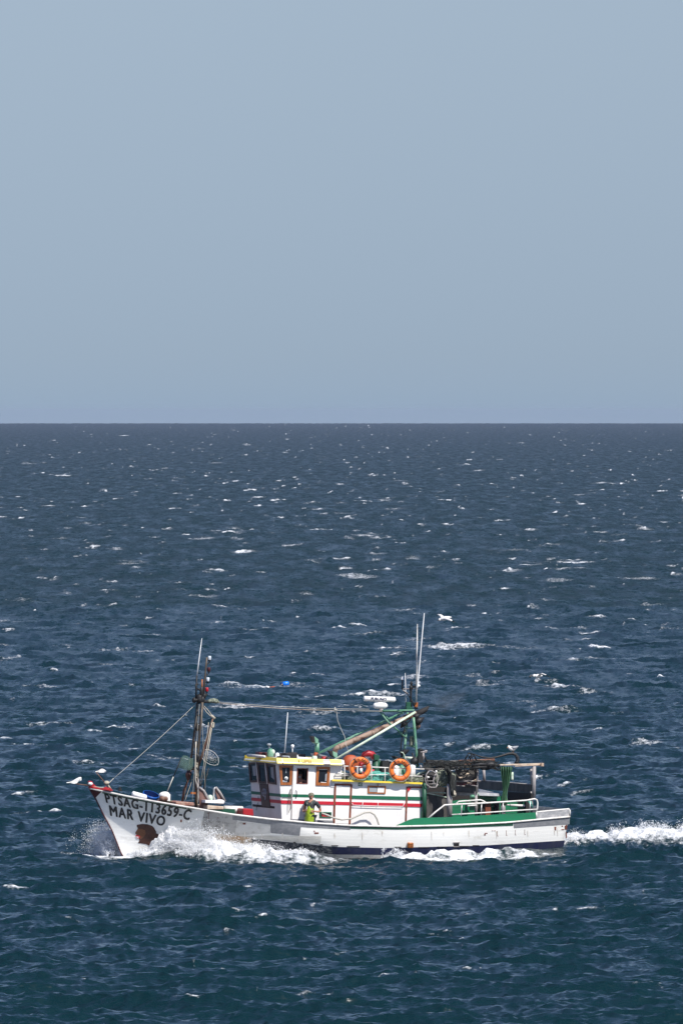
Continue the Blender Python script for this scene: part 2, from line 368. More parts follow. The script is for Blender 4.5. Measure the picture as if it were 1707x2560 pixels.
class MB:
    def __init__(s): s.v = []; s.f = []; s.sm = []
    def add(s, vs, fs, smooth=False):
        o = len(s.v); s.v += [Vector(v) for v in vs]; s.f += [tuple(i + o for i in f) for f in fs]; s.sm += [smooth] * len(fs); return s
    def box(s, c, h, rot=None):
        c = Vector(c); rot = rot or Matrix.Identity(3); vs = []
        for dx in (-1, 1):
            for dy in (-1, 1):
                for dz in (-1, 1): vs.append(c + rot @ Vector((dx * h[0], dy * h[1], dz * h[2])))
        return s.add(vs, [(0,1,3,2),(4,6,7,5),(0,4,5,1),(2,3,7,6),(0,2,6,4),(1,5,7,3)])
    def prism(s, poly, off):
        "polygon of points swept along the vector off"
        off = Vector(off); n = len(poly); a = [Vector(p) for p in poly]; b = [p + off for p in a]
        return s.add(a + b, [tuple(range(n))[::-1], tuple(range(n, 2 * n))] + [(i, (i + 1) % n, n + (i + 1) % n, n + i) for i in range(n)])
    def quad(s, a, b, c, d): return s.add([a, b, c, d], [(0, 1, 2, 3)])
    def tube(s, pts, r, n=8, r2=None, caps=True):
        pts = [Vector(p) for p in pts]; m = len(pts)
        r = list(r) if hasattr(r, '__len__') else [r + ((r2 if r2 is not None else r) - r) * i / max(1, m - 1) for i in range(m)]
        vs = []; ref = None
        for i, p in enumerate(pts):
            t = (pts[min(i + 1, m - 1)] - pts[max(i - 1, 0)])
            t = t.normalized() if t.length > 1e-9 else Vector((0, 0, 1))
            if ref is None: ref = t.orthogonal().normalized()
            a = (ref - t * ref.dot(t)); a = a.normalized() if a.length > 1e-6 else t.orthogonal().normalized()
            ref = a; b = t.cross(a)
            for k in range(n):
                w = 2 * math.pi * k / n; vs.append(p + (a * math.cos(w) + b * math.sin(w)) * r[i])
        fs = [(i * n + k, i * n + (k + 1) % n, (i + 1) * n + (k + 1) % n, (i + 1) * n + k) for i in range(m - 1) for k in range(n)]
        if caps: fs += [tuple(range(n))[::-1], tuple((m - 1) * n + k for k in range(n))]
        return s.add(vs, fs, True)
    def ball(s, c, r, n=12, m=8, rot=None, jit=0.0):
        c = Vector(c); r = (r, r, r) if not hasattr(r, '__len__') else r; vs = []; rot = rot or Matrix.Identity(3)
        for i in range(m + 1):
            th = math.pi * i / m
            for k in range(n):
                w = 2 * math.pi * k / n; q = 1 + random.uniform(-jit, jit)
                vs.append(c + rot @ Vector((r[0] * math.sin(th) * math.cos(w) * q, r[1] * math.sin(th) * math.sin(w) * q, r[2] * math.cos(th) * q)))
        fs = [(i * n + k, (i + 1) * n + k, (i + 1) * n + (k + 1) % n, i * n + (k + 1) % n) for i in range(m) for k in range(n)]
        return s.add(vs, fs, True)
    def lathe(s, c, prof, axis=(0, 0, 1), n=16, caps=True):
        c = Vector(c); t = Vector(axis).normalized(); a = t.orthogonal().normalized(); b = t.cross(a); vs = []
        for (r, h) in prof:
            for k in range(n):
                w = 2 * math.pi * k / n; vs.append(c + t * h + (a * math.cos(w) + b * math.sin(w)) * r)
        m = len(prof)
        fs = [(i * n + k, i * n + (k + 1) % n, (i + 1) * n + (k + 1) % n, (i + 1) * n + k) for i in range(m - 1) for k in range(n)]
        if caps: fs += [tuple(range(n))[::-1], tuple((m - 1) * n + k for k in range(n))]
        return s.add(vs, fs, True)
    def ring(s, c, R1, r, axis, n=32, m=10, squash=1.0):
        t = Vector(axis).normalized(); a = Vector((0, 0, 1)); a = (a - t * a.dot(t)).normalized(); b = t.cross(a); c = Vector(c); vs = []
        for i in range(n):
            w = 2 * math.pi * i / n; d = a * math.cos(w) + b * math.sin(w)
            for k in range(m):
                q = 2 * math.pi * k / m; vs.append(c + d * (R1 + r * math.cos(q)) + t * (r * squash * math.sin(q)))
        return s.add(vs, [(i * m + k, ((i + 1) % n) * m + k, ((i + 1) % n) * m + (k + 1) % m, i * m + (k + 1) % m) for i in range(n) for k in range(m)], True)
    def grid(s, P, smooth=True):
        n, m = len(P), len(P[0])
        return s.add([p for row in P for p in row], [(i * m + k, i * m + k + 1, (i + 1) * m + k + 1, (i + 1) * m + k) for i in range(n - 1) for k in range(m - 1)], smooth)
    def build(s, name, mat, parent=None, base=(0, 0, 0), bevel=0.0, label=None, weld=False):
        me = bpy.data.meshes.new(name); base = Vector(base)
        me.from_pydata([v - base for v in s.v], [], s.f)
        me.polygons.foreach_set('use_smooth', s.sm)
        bm = bmesh.new(); bm.from_mesh(me)
        if weld: bmesh.ops.remove_doubles(bm, verts=bm.verts, dist=1e-4)
        bmesh.ops.recalc_face_normals(bm, faces=bm.faces)
        if bevel > 0:
            ed = [e for e in bm.edges if len(e.link_faces) == 2 and e.calc_face_angle(0) > 0.7]
            if ed: bmesh.ops.bevel(bm, geom=ed, offset=bevel, segments=1, affect='EDGES', clamp_overlap=True)
        bm.to_mesh(me); bm.free()
        o = bpy.data.objects.new(name, me); COL.objects.link(o)
        if mat: me.materials.append(mat)
        if parent is not None: o.parent = parent
        if label: o['label'] = label
        return o

def thing(name, label, cat, base, group=None):
    "an Empty at the base of a thing carried by the boat; parts use build(..., parent=t, base=base)"
    o = bpy.data.objects.new(name, None); COL.objects.link(o); o.empty_display_size = 0.2
    o.matrix_world = BOAT @ Matrix.Translation(Vector(base)); return tag(o, label, cat, group)
def lone(mb, name, mat, label, cat, base, group=None, **kw):
    o = mb.build(name, mat, None, base, **kw); o.matrix_world = BOAT @ Matrix.Translation(Vector(base)); return tag(o, label, cat, group)

# ------------------------------------------------------------------ materials
def paint(name, col, rough=0.5, metal=0.0, dirt=None, amt=0.5, scale=3.0, stretch=(1, 1, 1), bump=0.0, coat=0.0, sharp=0.12):
    m, n, l, b = new_mat(name)
    b.inputs['Base Color'].default_value = (*col, 1); b.inputs['Roughness'].default_value = rough; b.inputs['Metallic'].default_value = metal
    if coat: b.inputs['Coat Weight'].default_value = coat
    if dirt or bump:
        tcn = n.new('ShaderNodeTexCoord'); mp = n.new('ShaderNodeMapping'); mp.inputs['Scale'].default_value = stretch
        l.new(tcn.outputs['Object'], mp.inputs[0])
        t = n.new('ShaderNodeTexNoise'); t.inputs['Scale'].default_value = scale; t.inputs['Detail'].default_value = 8; t.inputs['Roughness'].default_value = 0.7
        l.new(mp.outputs[0], t.inputs['Vector'])
    if dirt:
        r = n.new('ShaderNodeMapRange'); r.inputs['From Min'].default_value = 1 - amt - sharp; r.inputs['From Max'].default_value = 1 - amt + sharp
        l.new(t.outputs[0], r.inputs['Value'])
        mx_ = n.new('ShaderNodeMix'); mx_.data_type = 'RGBA'; mx_.inputs[6].default_value = (*col, 1); mx_.inputs[7].default_value = (*dirt, 1)
        l.new(r.outputs[0], mx_.inputs['Factor']); l.new(mx_.outputs[2], b.inputs['Base Color'])
    if bump:
        bp = n.new('ShaderNodeBump'); bp.inputs['Strength'].default_value = 0.6; bp.inputs['Distance'].default_value = bump
        l.new(t.outputs[0], bp.inputs['Height']); l.new(bp.outputs[0], b.inputs['Normal'])
    return m

def hull_mat(name, col, dirt, rust, amt_dirt, amt_rust, planks=True):
    m, n, l, b = new_mat(name)
    tcn = n.new('ShaderNodeTexCoord'); mp = n.new('ShaderNodeMapping'); mp.inputs['Scale'].default_value = (0.55, 1, 1.6)
    l.new(tcn.outputs['Object'], mp.inputs[0])
    t1 = n.new('ShaderNodeTexNoise'); t1.inputs['Scale'].default_value = 2.2; t1.inputs['Detail'].default_value = 9; t1.inputs['Roughness'].default_value = 0.72
    t2 = n.new('ShaderNodeTexNoise'); t2.inputs['Scale'].default_value = 14.0; t2.inputs['Detail'].default_value = 6; t2.inputs['Roughness'].default_value = 0.75
    l.new(mp.outputs[0], t1.inputs['Vector']); l.new(mp.outputs[0], t2.inputs['Vector'])
    def mask(t, lo, hi):
        r = n.new('ShaderNodeMapRange'); r.inputs['From Min'].default_value = lo; r.inputs['From Max'].default_value = hi; l.new(t.outputs[0], r.inputs['Value']); return r.outputs[0]
    def mixc(fac, a, c):
        q = n.new('ShaderNodeMix'); q.data_type = 'RGBA'; l.new(fac, q.inputs['Factor'])
        if isinstance(a, tuple): q.inputs[6].default_value = (*a, 1)
        else: l.new(a, q.inputs[6])
        q.inputs[7].default_value = (*c, 1); return q.outputs[2]
    c = mixc(mask(t1, 0.75 - amt_dirt, 1.0 - amt_dirt), col, dirt)
    c = mixc(mask(t2, 0.72 - amt_rust, 0.78 - amt_rust), c, rust)
    if planks:
        uv = n.new('ShaderNodeUVMap'); sp = n.new('ShaderNodeSeparateXYZ'); l.new(uv.outputs[0], sp.inputs[0])
        k = n.new('ShaderNodeMath'); k.operation = 'MULTIPLY'; k.inputs[1].default_value = 15.0; l.new(sp.outputs[1], k.inputs[0])
        fr = n.new('ShaderNodeMath'); fr.operation = 'FRACT'; l.new(k.outputs[0], fr.inputs[0])
        seam = n.new('ShaderNodeMapRange'); seam.inputs['From Min'].default_value = 0.0; seam.inputs['From Max'].default_value = 0.10; l.new(fr.outputs[0], seam.inputs['Value'])
        bp = n.new('ShaderNodeBump'); bp.inputs['Strength'].default_value = 0.3; bp.inputs['Distance'].default_value = 0.015
        l.new(seam.outputs[0], bp.inputs['Height']); l.new(bp.outputs[0], b.inputs['Normal'])
    l.new(c, b.inputs['Base Color']); b.inputs['Roughness'].default_value = 0.5
    return m

M = {}
M['white'] = paint('white_paint', (0.80, 0.79, 0.77), 0.45, dirt=(0.60, 0.58, 0.54), amt=0.36, scale=1.6, stretch=(1, 1, 0.4), sharp=0.2)
M['white2'] = paint('white_door_paint', (0.83, 0.82, 0.80), 0.4, dirt=(0.66, 0.64, 0.6), amt=0.34, scale=2.5, stretch=(1, 1, 0.4), sharp=0.2)
M['gloss'] = paint('white_plastic', (0.82, 0.82, 0.82), 0.3)
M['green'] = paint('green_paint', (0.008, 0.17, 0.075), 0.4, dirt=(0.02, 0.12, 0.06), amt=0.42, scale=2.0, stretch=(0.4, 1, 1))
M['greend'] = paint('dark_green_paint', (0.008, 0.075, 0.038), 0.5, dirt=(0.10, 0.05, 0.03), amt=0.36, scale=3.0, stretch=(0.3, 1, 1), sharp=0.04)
M['greenl'] = paint('pale_green_paint', (0.09, 0.26, 0.16), 0.45, dirt=(0.24, 0.40, 0.29), amt=0.45, scale=3.0)
M['greenw'] = paint('whitened_green_paint', (0.42, 0.58, 0.42), 0.5, dirt=(0.68, 0.74, 0.62), amt=0.5, scale=4.0)
M['stripeg'] = paint('green_stripe', (0.008, 0.12, 0.06), 0.4)
M['striper'] = paint('red_stripe', (0.50, 0.012, 0.028), 0.4)
M['red'] = paint('red_paint', (0.38, 0.012, 0.018), 0.45, dirt=(0.22, 0.02, 0.02), amt=0.4, scale=4)
M['maroon'] = paint('dark_red_paint', (0.06, 0.005, 0.008), 0.5)
M['yellow'] = paint('yellow_paint', (0.80, 0.62, 0.06), 0.45, dirt=(0.35, 0.26, 0.05), amt=0.37, scale=3.0, stretch=(0.6, 1, 1.4), sharp=0.06)
M['rust'] = paint('rusty_frame', (0.22, 0.055, 0.025), 0.7, dirt=(0.09, 0.03, 0.02), amt=0.45, scale=6)
M['wood'] = paint('varnished_wood', (0.38, 0.12, 0.025), 0.4, dirt=(0.20, 0.06, 0.018), amt=0.45, scale=8, stretch=(1, 1, 0.2))
M['woodd'] = paint('dark_wood', (0.075, 0.022, 0.014), 0.5, dirt=(0.03, 0.012, 0.01), amt=0.5, scale=6, stretch=(1, 1, 0.2))
M['glass'] = paint('window_glass', (0.012, 0.016, 0.022), 0.06)
M['curtain'] = paint('pale_curtain', (0.30, 0.33, 0.36), 0.8)
M['dark'] = paint('black_rubber', (0.012, 0.012, 0.013), 0.6)
M['soot_and_shade'] = paint('dark_interior', (0.018, 0.016, 0.016), 0.8)  # near-black: painted shade inside the cabin, also soot and plain black parts
M['navy'] = paint('navy_boot_paint', (0.010, 0.014, 0.060), 0.4, dirt=(0.03, 0.035, 0.06), amt=0.45, scale=2.5, stretch=(1.5, 1, 0.3))
M['navyf'] = paint('faded_navy_paint', (0.035, 0.04, 0.055), 0.6, dirt=(0.30, 0.30, 0.29), amt=0.44, scale=9, sharp=0.05)
M['primer'] = paint('grey_primer_and_shade', (0.17, 0.18, 0.195), 0.6, dirt=(0.25, 0.25, 0.26), amt=0.47, scale=6)  # primer patches, and the painted shadow at the wall foot
M['primerp'] = paint('stained_grey_primer', (0.42, 0.41, 0.39), 0.7, dirt=(0.16, 0.15, 0.14), amt=0.40, scale=5, sharp=0.08)
M['primerw'] = paint('pale_filler', (0.60, 0.59, 0.56), 0.7, dirt=(0.42, 0.40, 0.36), amt=0.42, scale=5, sharp=0.1)
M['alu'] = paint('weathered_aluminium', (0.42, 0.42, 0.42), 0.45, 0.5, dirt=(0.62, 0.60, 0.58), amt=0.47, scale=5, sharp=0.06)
M['rail'] = paint('white_rail', (0.72, 0.70, 0.66), 0.5, dirt=(0.36, 0.30, 0.26), amt=0.38, scale=5)
M['steel'] = paint('worn_steel', (0.14, 0.12, 0.09), 0.5, 0.2, dirt=(0.07, 0.045, 0.03), amt=0.5, scale=4, stretch=(1, 1, 0.3))
M['boomrust'] = paint('rusty_boom', (0.12, 0.05, 0.03), 0.7, dirt=(0.22, 0.14, 0.10), amt=0.42, scale=5, stretch=(1, 1, 0.4))
M['stack'] = paint('rusted_exhaust', (0.34, 0.24, 0.18), 0.7, dirt=(0.09, 0.04, 0.025), amt=0.46, scale=3.2, sharp=0.06)
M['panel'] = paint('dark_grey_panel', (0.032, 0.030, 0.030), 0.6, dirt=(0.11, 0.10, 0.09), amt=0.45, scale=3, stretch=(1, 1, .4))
M['postg'] = paint('grey_post', (0.28, 0.25, 0.25), 0.6, dirt=(0.42, 0.40, 0.38), amt=0.45, scale=5, stretch=(1, 1, 0.2))
M['tan'] = paint('tan_beam', (0.58, 0.47, 0.36), 0.6, dirt=(0.34, 0.20, 0.12), amt=0.42, scale=5)
M['rope'] = paint('rope', (0.42, 0.38, 0.30), 0.8)
M['cable'] = paint('pale_cable', (0.45, 0.43, 0.38), 0.6)
M['netd'] = paint('dark_net', (0.012, 0.014, 0.013), 0.9, dirt=(0.07, 0.075, 0.065), amt=0.40, scale=14, sharp=0.05)
M['netg'] = paint('grey_green_net', (0.10, 0.12, 0.09), 0.9, dirt=(0.32, 0.34, 0.26), amt=0.47, scale=16, sharp=0.05)
M['nett'] = paint('turquoise_net', (0.12, 0.42, 0.34), 0.85, dirt=(0.02, 0.12, 0.10), amt=0.46, scale=12, stretch=(0.6, 1, 1.6), sharp=0.06)
M['orange'] = paint('orange_foam', (0.85, 0.20, 0.02), 0.55, dirt=(0.50, 0.09, 0.02), amt=0.42, scale=7)
M['oranged'] = paint('dull_orange', (0.40, 0.075, 0.02), 0.6)
M['bluep'] = paint('blue_plastic', (0.01, 0.10, 0.42), 0.35)
M['bluedk'] = paint('dark_blue_plastic', (0.005, 0.02, 0.10), 0.4)
M['deck'] = paint('deck_planks', (0.20, 0.17, 0.15), 0.8, dirt=(0.10, 0.09, 0.08), amt=0.5, scale=4)
M['deckr'] = paint('red_brown_deck', (0.26, 0.10, 0.07), 0.7, dirt=(0.45, 0.36, 0.28), amt=0.40, scale=4)
M['skin'] = paint('skin', (0.42, 0.20, 0.13), 0.55)
M['lime'] = paint('lime_oilskin', (0.36, 0.48, 0.014), 0.45, dirt=(0.12, 0.19, 0.01), amt=0.44, scale=6)
M['shirt'] = paint('grey_shirt', (0.055, 0.062, 0.065), 0.85, dirt=(0.03, 0.033, 0.038), amt=0.45, scale=9, bump=0.01)
M['trouser'] = paint('dark_trousers', (0.03, 0.035, 0.055), 0.85)
M['cap'] = paint('camouflage_cap', (0.22, 0.20, 0.14), 0.85, dirt=(0.09, 0.08, 0.055), amt=0.5, scale=22, sharp=0.05)
M['hair'] = paint('dark_beard', (0.035, 0.025, 0.02), 0.9)
M['beardw'] = paint('white_beard', (0.6, 0.58, 0.55), 0.9)
M['letter'] = paint('black_lettering', (0.012, 0.012, 0.014), 0.5, dirt=(0.06, 0.06, 0.06), amt=0.36, scale=12)
M['mane'] = paint('brown_mane_paint', (0.045, 0.014, 0.008), 0.6, dirt=(0.085, 0.026, 0.012), amt=0.5, scale=9, stretch=(1, 1, 0.6))
M['face'] = paint('tan_face_paint', (0.15, 0.055, 0.02), 0.6)
M['cloth'] = paint('white_cloth', (0.78, 0.76, 0.73), 0.9)
M['flagg'] = paint('green_flag_cloth', (0.10, 0.17, 0.14), 0.9); M['flagg'].node_tree.nodes['Principled BSDF'].inputs['Alpha'].default_value = 0.42
M['curtg'] = paint('green_tarpaulin', (0.015, 0.065, 0.03), 0.6, dirt=(0.13, 0.27, 0.13), amt=0.40, scale=5, stretch=(1.6, 1.6, 0.15), sharp=0.05)
M['lampw'] = paint('clear_lamp', (0.6, 0.65, 0.7), 0.15)
M['lampr'] = paint('red_lamp', (0.4, 0.01, 0.02), 0.25)
M['gullw'] = paint('white_feathers', (0.80, 0.78, 0.75), 0.8)
M['gullg'] = paint('grey_feathers', (0.30, 0.31, 0.33), 0.8)
M['gully'] = paint('orange_bill', (0.6, 0.22, 0.03), 0.5)
M['hullw'] = hull_mat('white_hull_paint', (0.86, 0.85, 0.81), (0.55, 0.52, 0.46), (0.20, 0.11, 0.06), 0.20, 0.03)
M['hullb'] = hull_mat('bow_hull_paint', (0.76, 0.77, 0.78), (0.60, 0.60, 0.60), (0.30, 0.24, 0.18), 0.22, 0.02)
M['stain'] = hull_mat('rust_stained_paint', (0.70, 0.66, 0.58), (0.50, 0.30, 0.15), (0.20, 0.10, 0.05), 0.36, 0.10)
M['cream'] = hull_mat('scuffed_cream_paint', (0.70, 0.68, 0.62), (0.42, 0.40, 0.36), (0.22, 0.15, 0.10), 0.32, 0.07)
M['drip'] = paint('rust_run', (0.58, 0.49, 0.38), 0.6, dirt=(0.78, 0.75, 0.70), amt=0.55, scale=7, sharp=0.15)
M['bottom'] = paint('black_bottom_paint', (0.014, 0.015, 0.022), 0.45)
# ------------------------------------------------------------------ fishing boat: hull
boat = bpy.data.objects.new('fishing_boat', None); COL.objects.link(boat); boat.matrix_world = BOAT; boat.empty_display_size = 1
tag(boat, 'white and green wooden fishing trawler steaming left through the choppy sea', 'fishing boat')

SHX = [224, 240, 257, 320, 392, 465, 530, 580, 676, 771, 873, 991, 1139, 1267, 1423]
SHY = [1969, 1972.5, 1976, 1989.5, 2003, 2015.5, 2026.5, 2034.5, 2046.5, 2056, 2063, 2065.5, 2062, 2055.5, 2041]
STX, STV = [224, 240, 261.5, 281, 295, 304, 335], [0, .12, .32, .484, .642, .75, 1.0]
ENX, ENV = [1423, 1404, 1391], [0, .54, 1.0]
BOTY = 2185.0
def sheer(u): return float(np.interp(224 + 1199 * u, SHX, SHY))
def h_px(u, v):
    a = float(np.interp(v, STV, STX)); b = float(np.interp(v, ENV, ENX)); s = sheer(u)
    if v < 0: a -= 0; b += v * -6
    return a + (b - a) * u, s + (BOTY - s) * v
def h_Y(u, v):
    u = min(max(u, 0), 1); w = max(v, 0.0)
    ym = 2.45 - 0.25 * w - 0.35 * w * w; u0 = 0.40 + 0.26 * w; p = 1.75 - 0.2 * w
    f = 1.0 if u >= u0 else 1 - (1 - u / u0) ** p
    if u > 0.7: f *= 1 - 0.16 * ((u - 0.7) / 0.3) ** 2
    return ym * f
def HS(u, v, side=1):
    p = at(*h_px(u, v), h_Y(u, v)); p.y *= side; return p
def h_uv(px, py):
    v = 0.3; u = 0.5
    for _ in range(25):
        a = float(np.interp(v, STV, STX)); b = float(np.interp(v, ENV, ENX))
        u = (px - a) / (b - a); s = sheer(u); v = (py - s) / (BOTY - s)
    return u, v
def h_n(u, v):
    e = 0.004; u1 = min(max(u, 0.003), 0.993); v1 = max(v, 0.0)
    a = HS(u1 + e, v1) - HS(u1 - e, v1); b = HS(u1, v1 + e) - HS(u1, v1)
    n = a.cross(b).normalized(); return n if n.y > 0 else -n
def HP(px, py, off=0.0):
    u, v = h_uv(px, py); return HS(u, v) + h_n(u, v) * off

us = sorted(set([0, .004, .01, .02, .035, .05] + [round(.065 + i * .0125, 4) for i in range(75)] + [1.0]))
vs_ = [i / 26 for i in range(27)]
def shell():
    me = bpy.data.meshes.new('hull'); V = []; F = []; UV = []
    for side in (1, -1):
        o = len(V)
        for u in us:
            for v in vs_: V.append(HS(u, v, side)); UV.append((u, v))
        m = len(vs_)
        for i in range(len(us) - 1):
            for k in range(m - 1): F.append((o + i * m + k, o + i * m + k + 1, o + (i + 1) * m + k + 1, o + (i + 1) * m + k))
    m = len(vs_); n = len(us); o2 = m * n
    for k in range(m - 1):      # transom
        a, b = (n - 1) * m + k, (n - 1) * m + k + 1; F.append((a, b, o2 + b, o2 + a))
    for i in range(n - 1):      # keel plate closes the bottom
        a, b = i * m + m - 1, (i + 1) * m + m - 1; F.append((a, o2 + a, o2 + b, b))
    me.from_pydata(V, [], F); uvl = me.uv_layers.new(name='UVMap')
    for lp in me.loops: uvl.data[lp.index].uv = UV[lp.vertex_index]
    bm = bmesh.new(); bm.from_mesh(me); bmesh.ops.recalc_face_normals(bm, faces=bm.faces); bm.to_mesh(me); bm.free()
    me.polygons.foreach_set('use_smooth', [True] * len(me.polygons))
    ob = bpy.data.objects.new('hull', me); COL.objects.link(ob); ob.parent = boat; me.materials.append(M['hullw']); return ob
hull = shell()

def patch(name, mat, top, bot, nx=24, ny=4, off=0.006, both=False, parent=None, label=None):
    "painted area on the hull between two pixel curves with the same end columns; top and bot are lists of (px, py)"
    mb = MB(); tx, ty = zip(*top); bx, by = zip(*bot)
    P = []
    for i in range(nx + 1):
        f = i / nx; xa = tx[0] + (tx[-1] - tx[0]) * f; xb = bx[0] + (bx[-1] - bx[0]) * f; row = []
        ya = float(np.interp(xa, tx, ty)); yb = float(np.interp(xb, bx, by))
        for k in range(ny + 1):
            g = k / ny; row.append(HP(xa + (xb - xa) * g, ya + (yb - ya) * g, off))
        P.append(row)
    mb.grid(P)
    if both: mb.grid([[Vector((p.x, -p.y, p.z)) for p in r] for r in P])
    ob = mb.build(name, mat, parent or hull, label=label)
    me = ob.data; uvl = me.uv_layers.new(name='UVMap')
    for lp in me.loops: 
        uvl.data[lp.index].uv = (0, me.vertices[lp.vertex_index].co.z * 0.45)
    return ob
def zz(z, *pts): return [Q(z, *p) for p in pts]

# boot-topping, strake and bottom
btop = [(628, 2096), (700, 2103), (739, 2107), (835, 2117), (963, 2120), (1203, 2114), (1411, 2101)]
bbot = [(632, 2113), (739, 2125), (835, 2136), (980, 2138), (1171, 2135), (1406, 2119)]
def sub(c, a, b, d=0.0):
    xs = [a] + [x for x, y in c if a < x < b] + [b]; X, Y = zip(*c); return [(x, float(np.interp(x, X, Y)) + d) for x in xs]
patch('boot_topping', M['navy'], sub(btop, 830, 1411), sub(bbot, 830, 1406), 40, 3, both=True)
patch('boot_topping', M['navyf'], sub(btop, 628, 830), sub(bbot, 632, 830), 16, 3, label='faded speckled navy band')
patch('bottom_strake', M['primerp'], sub(bbot, 690, 1180, -1), sub(bbot, 690, 1180, 8), 30, 2, off=0.03)
patch('bottom_paint', M['bottom'], sub(bbot, 640, 1405, 0), [(650, 2184), (1396, 2184)], 30, 4, off=0.004, both=True)
# grey and patched areas
patch('primer_patch', M['primerp'], zz('1', (1168, 1642), (1425, 1692)), zz('1', (1133, 1808), (1402, 1848)), label='stained grey patch')
patch('primer_patch', M['primerw'], zz('2', (-12, 903), (22, 945), (305, 978)), zz('2', (-22, 1050), (22, 1062), (300, 1046)), label='pale filler patch', off=0.004)
patch('primer_patch', M['primer'], zz('2', (5, 893), (300, 936), (600, 960), (926, 988)), zz('2', (5, 938), (300, 976), (600, 1000), (926, 1017)), 40, 2, label='grey band under the rail', off=0.008)
patch('primer_patch', M['primer'], zz('2', (303, 970), (540, 990)), zz('2', (303, 1042), (530, 1064)), 8, 3, off=0.0095, label='square grey patch')
patch('primer_patch', M['primer'], zz('4', (948, 799), (1390, 757)), zz('4', (952, 848), (1387, 817)), 20, 3, off=0.008, label='grey quarter plate')
patch('rust_stain', M['stain'], zz('1', (1170, 1812), (1560, 1868)), zz('1', (1170, 1880), (1560, 1925)), 16, 3, off=0.0035)
patch('worn_paint', M['cream'], zz('2', (24, 1062), (300, 1062), (700, 1068)), [(600, 2093), (700, 2102), (800, 2112)], 24, 4, off=0.0028, label='scuffed cream paint')
random.seed(3)
for (px, py, ln) in ((468, 2019, 9), (505, 2052, 16), (559, 2060, 20), (612, 2080, 14), (655, 2084, 10), (706, 2082, 16), (748, 2090, 14), (905, 2080, 20), (1022, 2112, 5), (1078, 2078, 22), (1171, 2076, 16), (1240, 2078, 18), (1318, 2076, 15), (1392, 2070, 20), (1385, 2075, 12), (1108, 2080, 9), (955, 2078, 12), (836, 2082, 14)):
    patch('rust_run', M['drip'], [(px - 1.3, py), (px + 1.3, py)], [(px - .5 + ln * .04, py + ln), (px + .5 + ln * .04, py + ln)], 1, 3, off=0.0105)
patch('fascia_band', M['greend'], zz('2', (926, 987), (1300, 992)) + zz('4', (300, 830), (945, 806)), zz('2', (926, 1008), (1300, 1016)) + zz('4', (300, 853), (945, 828)), 50, 2, off=0.012, both=True)
gx = [257, 290, 320, 392, 465, 500]
patch('sheer_stripe', M['greend'], [(x, float(np.interp(x, SHX, SHY)) + 1) for x in gx], [(x, float(np.interp(x, SHX, SHY)) + (7 if x < 480 else 2.5)) for x in gx], 30, 2, off=0.008, both=True)
# red bow corner
patch('bow_corner', M['maroon'], zz('b', (303, 285), (440, 316)), zz('b', (369, 388), (375, 384)), 8, 6, off=0.008)
mb = MB(); mb.tube([HS(0, v) + Vector((0.025, 0, 0)) for v in np.linspace(0, .95, 20)], 0.022, 6); mb.build('stem_band', M['maroon'], hull)

# rubbing strake and cap rail, both sides
mb = MB()
for sd in (1, -1):
    L = []
    for u in us:
        p = HS(u, 0.004); n = h_n(u, 0.0); q = p + n * 0.02; q.y *= sd; L.append(q)
    mb.tube(L, 0.034, 6)
mb.build('rubbing_strake', M['rail'], hull)
mb = MB()      # inner side of the bulwark and cap
for sd in (1, -1):
    P = []
    for u in us:
        p = HS(u, 0); hgt = 185.0; n = h_n(u, 0); n.z = 0
        vl = 58.0 / (BOTY - sheer(u)); lo = HS(u, vl); th = min(0.11, p.y * .6); w_ = min(0.11, lo.y * .6)
        row = [p.copy(), p - n * th, Vector((lo.x, max(lo.y - w_, 0), lo.z))]
        for q in row: q.y *= sd
        P.append(row)
    mb.grid(P, False)
mb.build('bulwark_inside', M['postg'], hull)
mb = MB(); P = []
for u in [q for q in us if q > .045]:
    p = HS(u, 50.0 / (BOTY - sheer(u))); y = max(p.y - 0.06, 0.005); P.append([Vector((p.x, y * k, HS(u, 0).z - 0.70)) for k in (-1, -.5, 0, .5, 1)])
mb.grid(P, False); mb.build('deck', M['deck'], hull)

# raised bulwark aft (green, then bare metal at the quarter)
RBX = [991, 1004, 1022, 1037, 1139, 1339, 1422]
RBY = [2063.5, 2058, 2050, 2045.5, 2042, 2031, 2023]
def raised(name, x0, x1, mat, side, inner=True, top=0.0):
    mb = MB(); P = []; P2 = []
    for x in np.linspace(x0, x1, 24):
        ys_ = float(np.interp(x, SHX, SHY)) - 1.5; yt = float(np.interp(x, RBX, RBY)) - top
        a, b = HP(x, ys_, 0.0), HP(x, yt, 0.0); a.y *= side; b.y *= side
        o_ = Vector((0, -0.07 * side, 0)); P.append([a, b, b + o_, a + o_])
    mb.grid(P, False)
    return mb.build(name, mat, hull)
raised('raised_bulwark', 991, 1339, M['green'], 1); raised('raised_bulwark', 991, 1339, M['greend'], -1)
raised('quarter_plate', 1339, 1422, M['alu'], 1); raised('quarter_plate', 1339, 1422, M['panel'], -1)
mb = MB()
q1, q2 = HP(1422, 2023), HP(1422, 2040); q3 = Vector((q1.x, -q1.y, q1.z)); q4 = Vector((q2.x, -q2.y, q2.z))
mb.prism([q1, q2, q4, q3], (0.07, 0, 0)); mb.build('transom_bulwark', M['alu'], hull)
mb = MB()
L = [HP(x, float(np.interp(x, RBX, RBY)), 0.0) + Vector((0, -0.02, 0.01)) for x in np.linspace(1339, 1421, 8)]
mb.tube(L + [HP(1422.5, 2026, 0.01), HP(1423, 2040, 0.01)], 0.03, 6); mb.tube([HP(1339, 2031), HP(1340, 2044)], 0.03, 6)
L = [HP(x, float(np.interp(x, RBX, RBY)), 0.0) for x in np.linspace(1339, 1421, 8)]
mb.tube([Vector((p.x, -p.y, p.z)) for p in L], 0.03, 6)
mb.build('quarter_rail', M['rail'], hull)
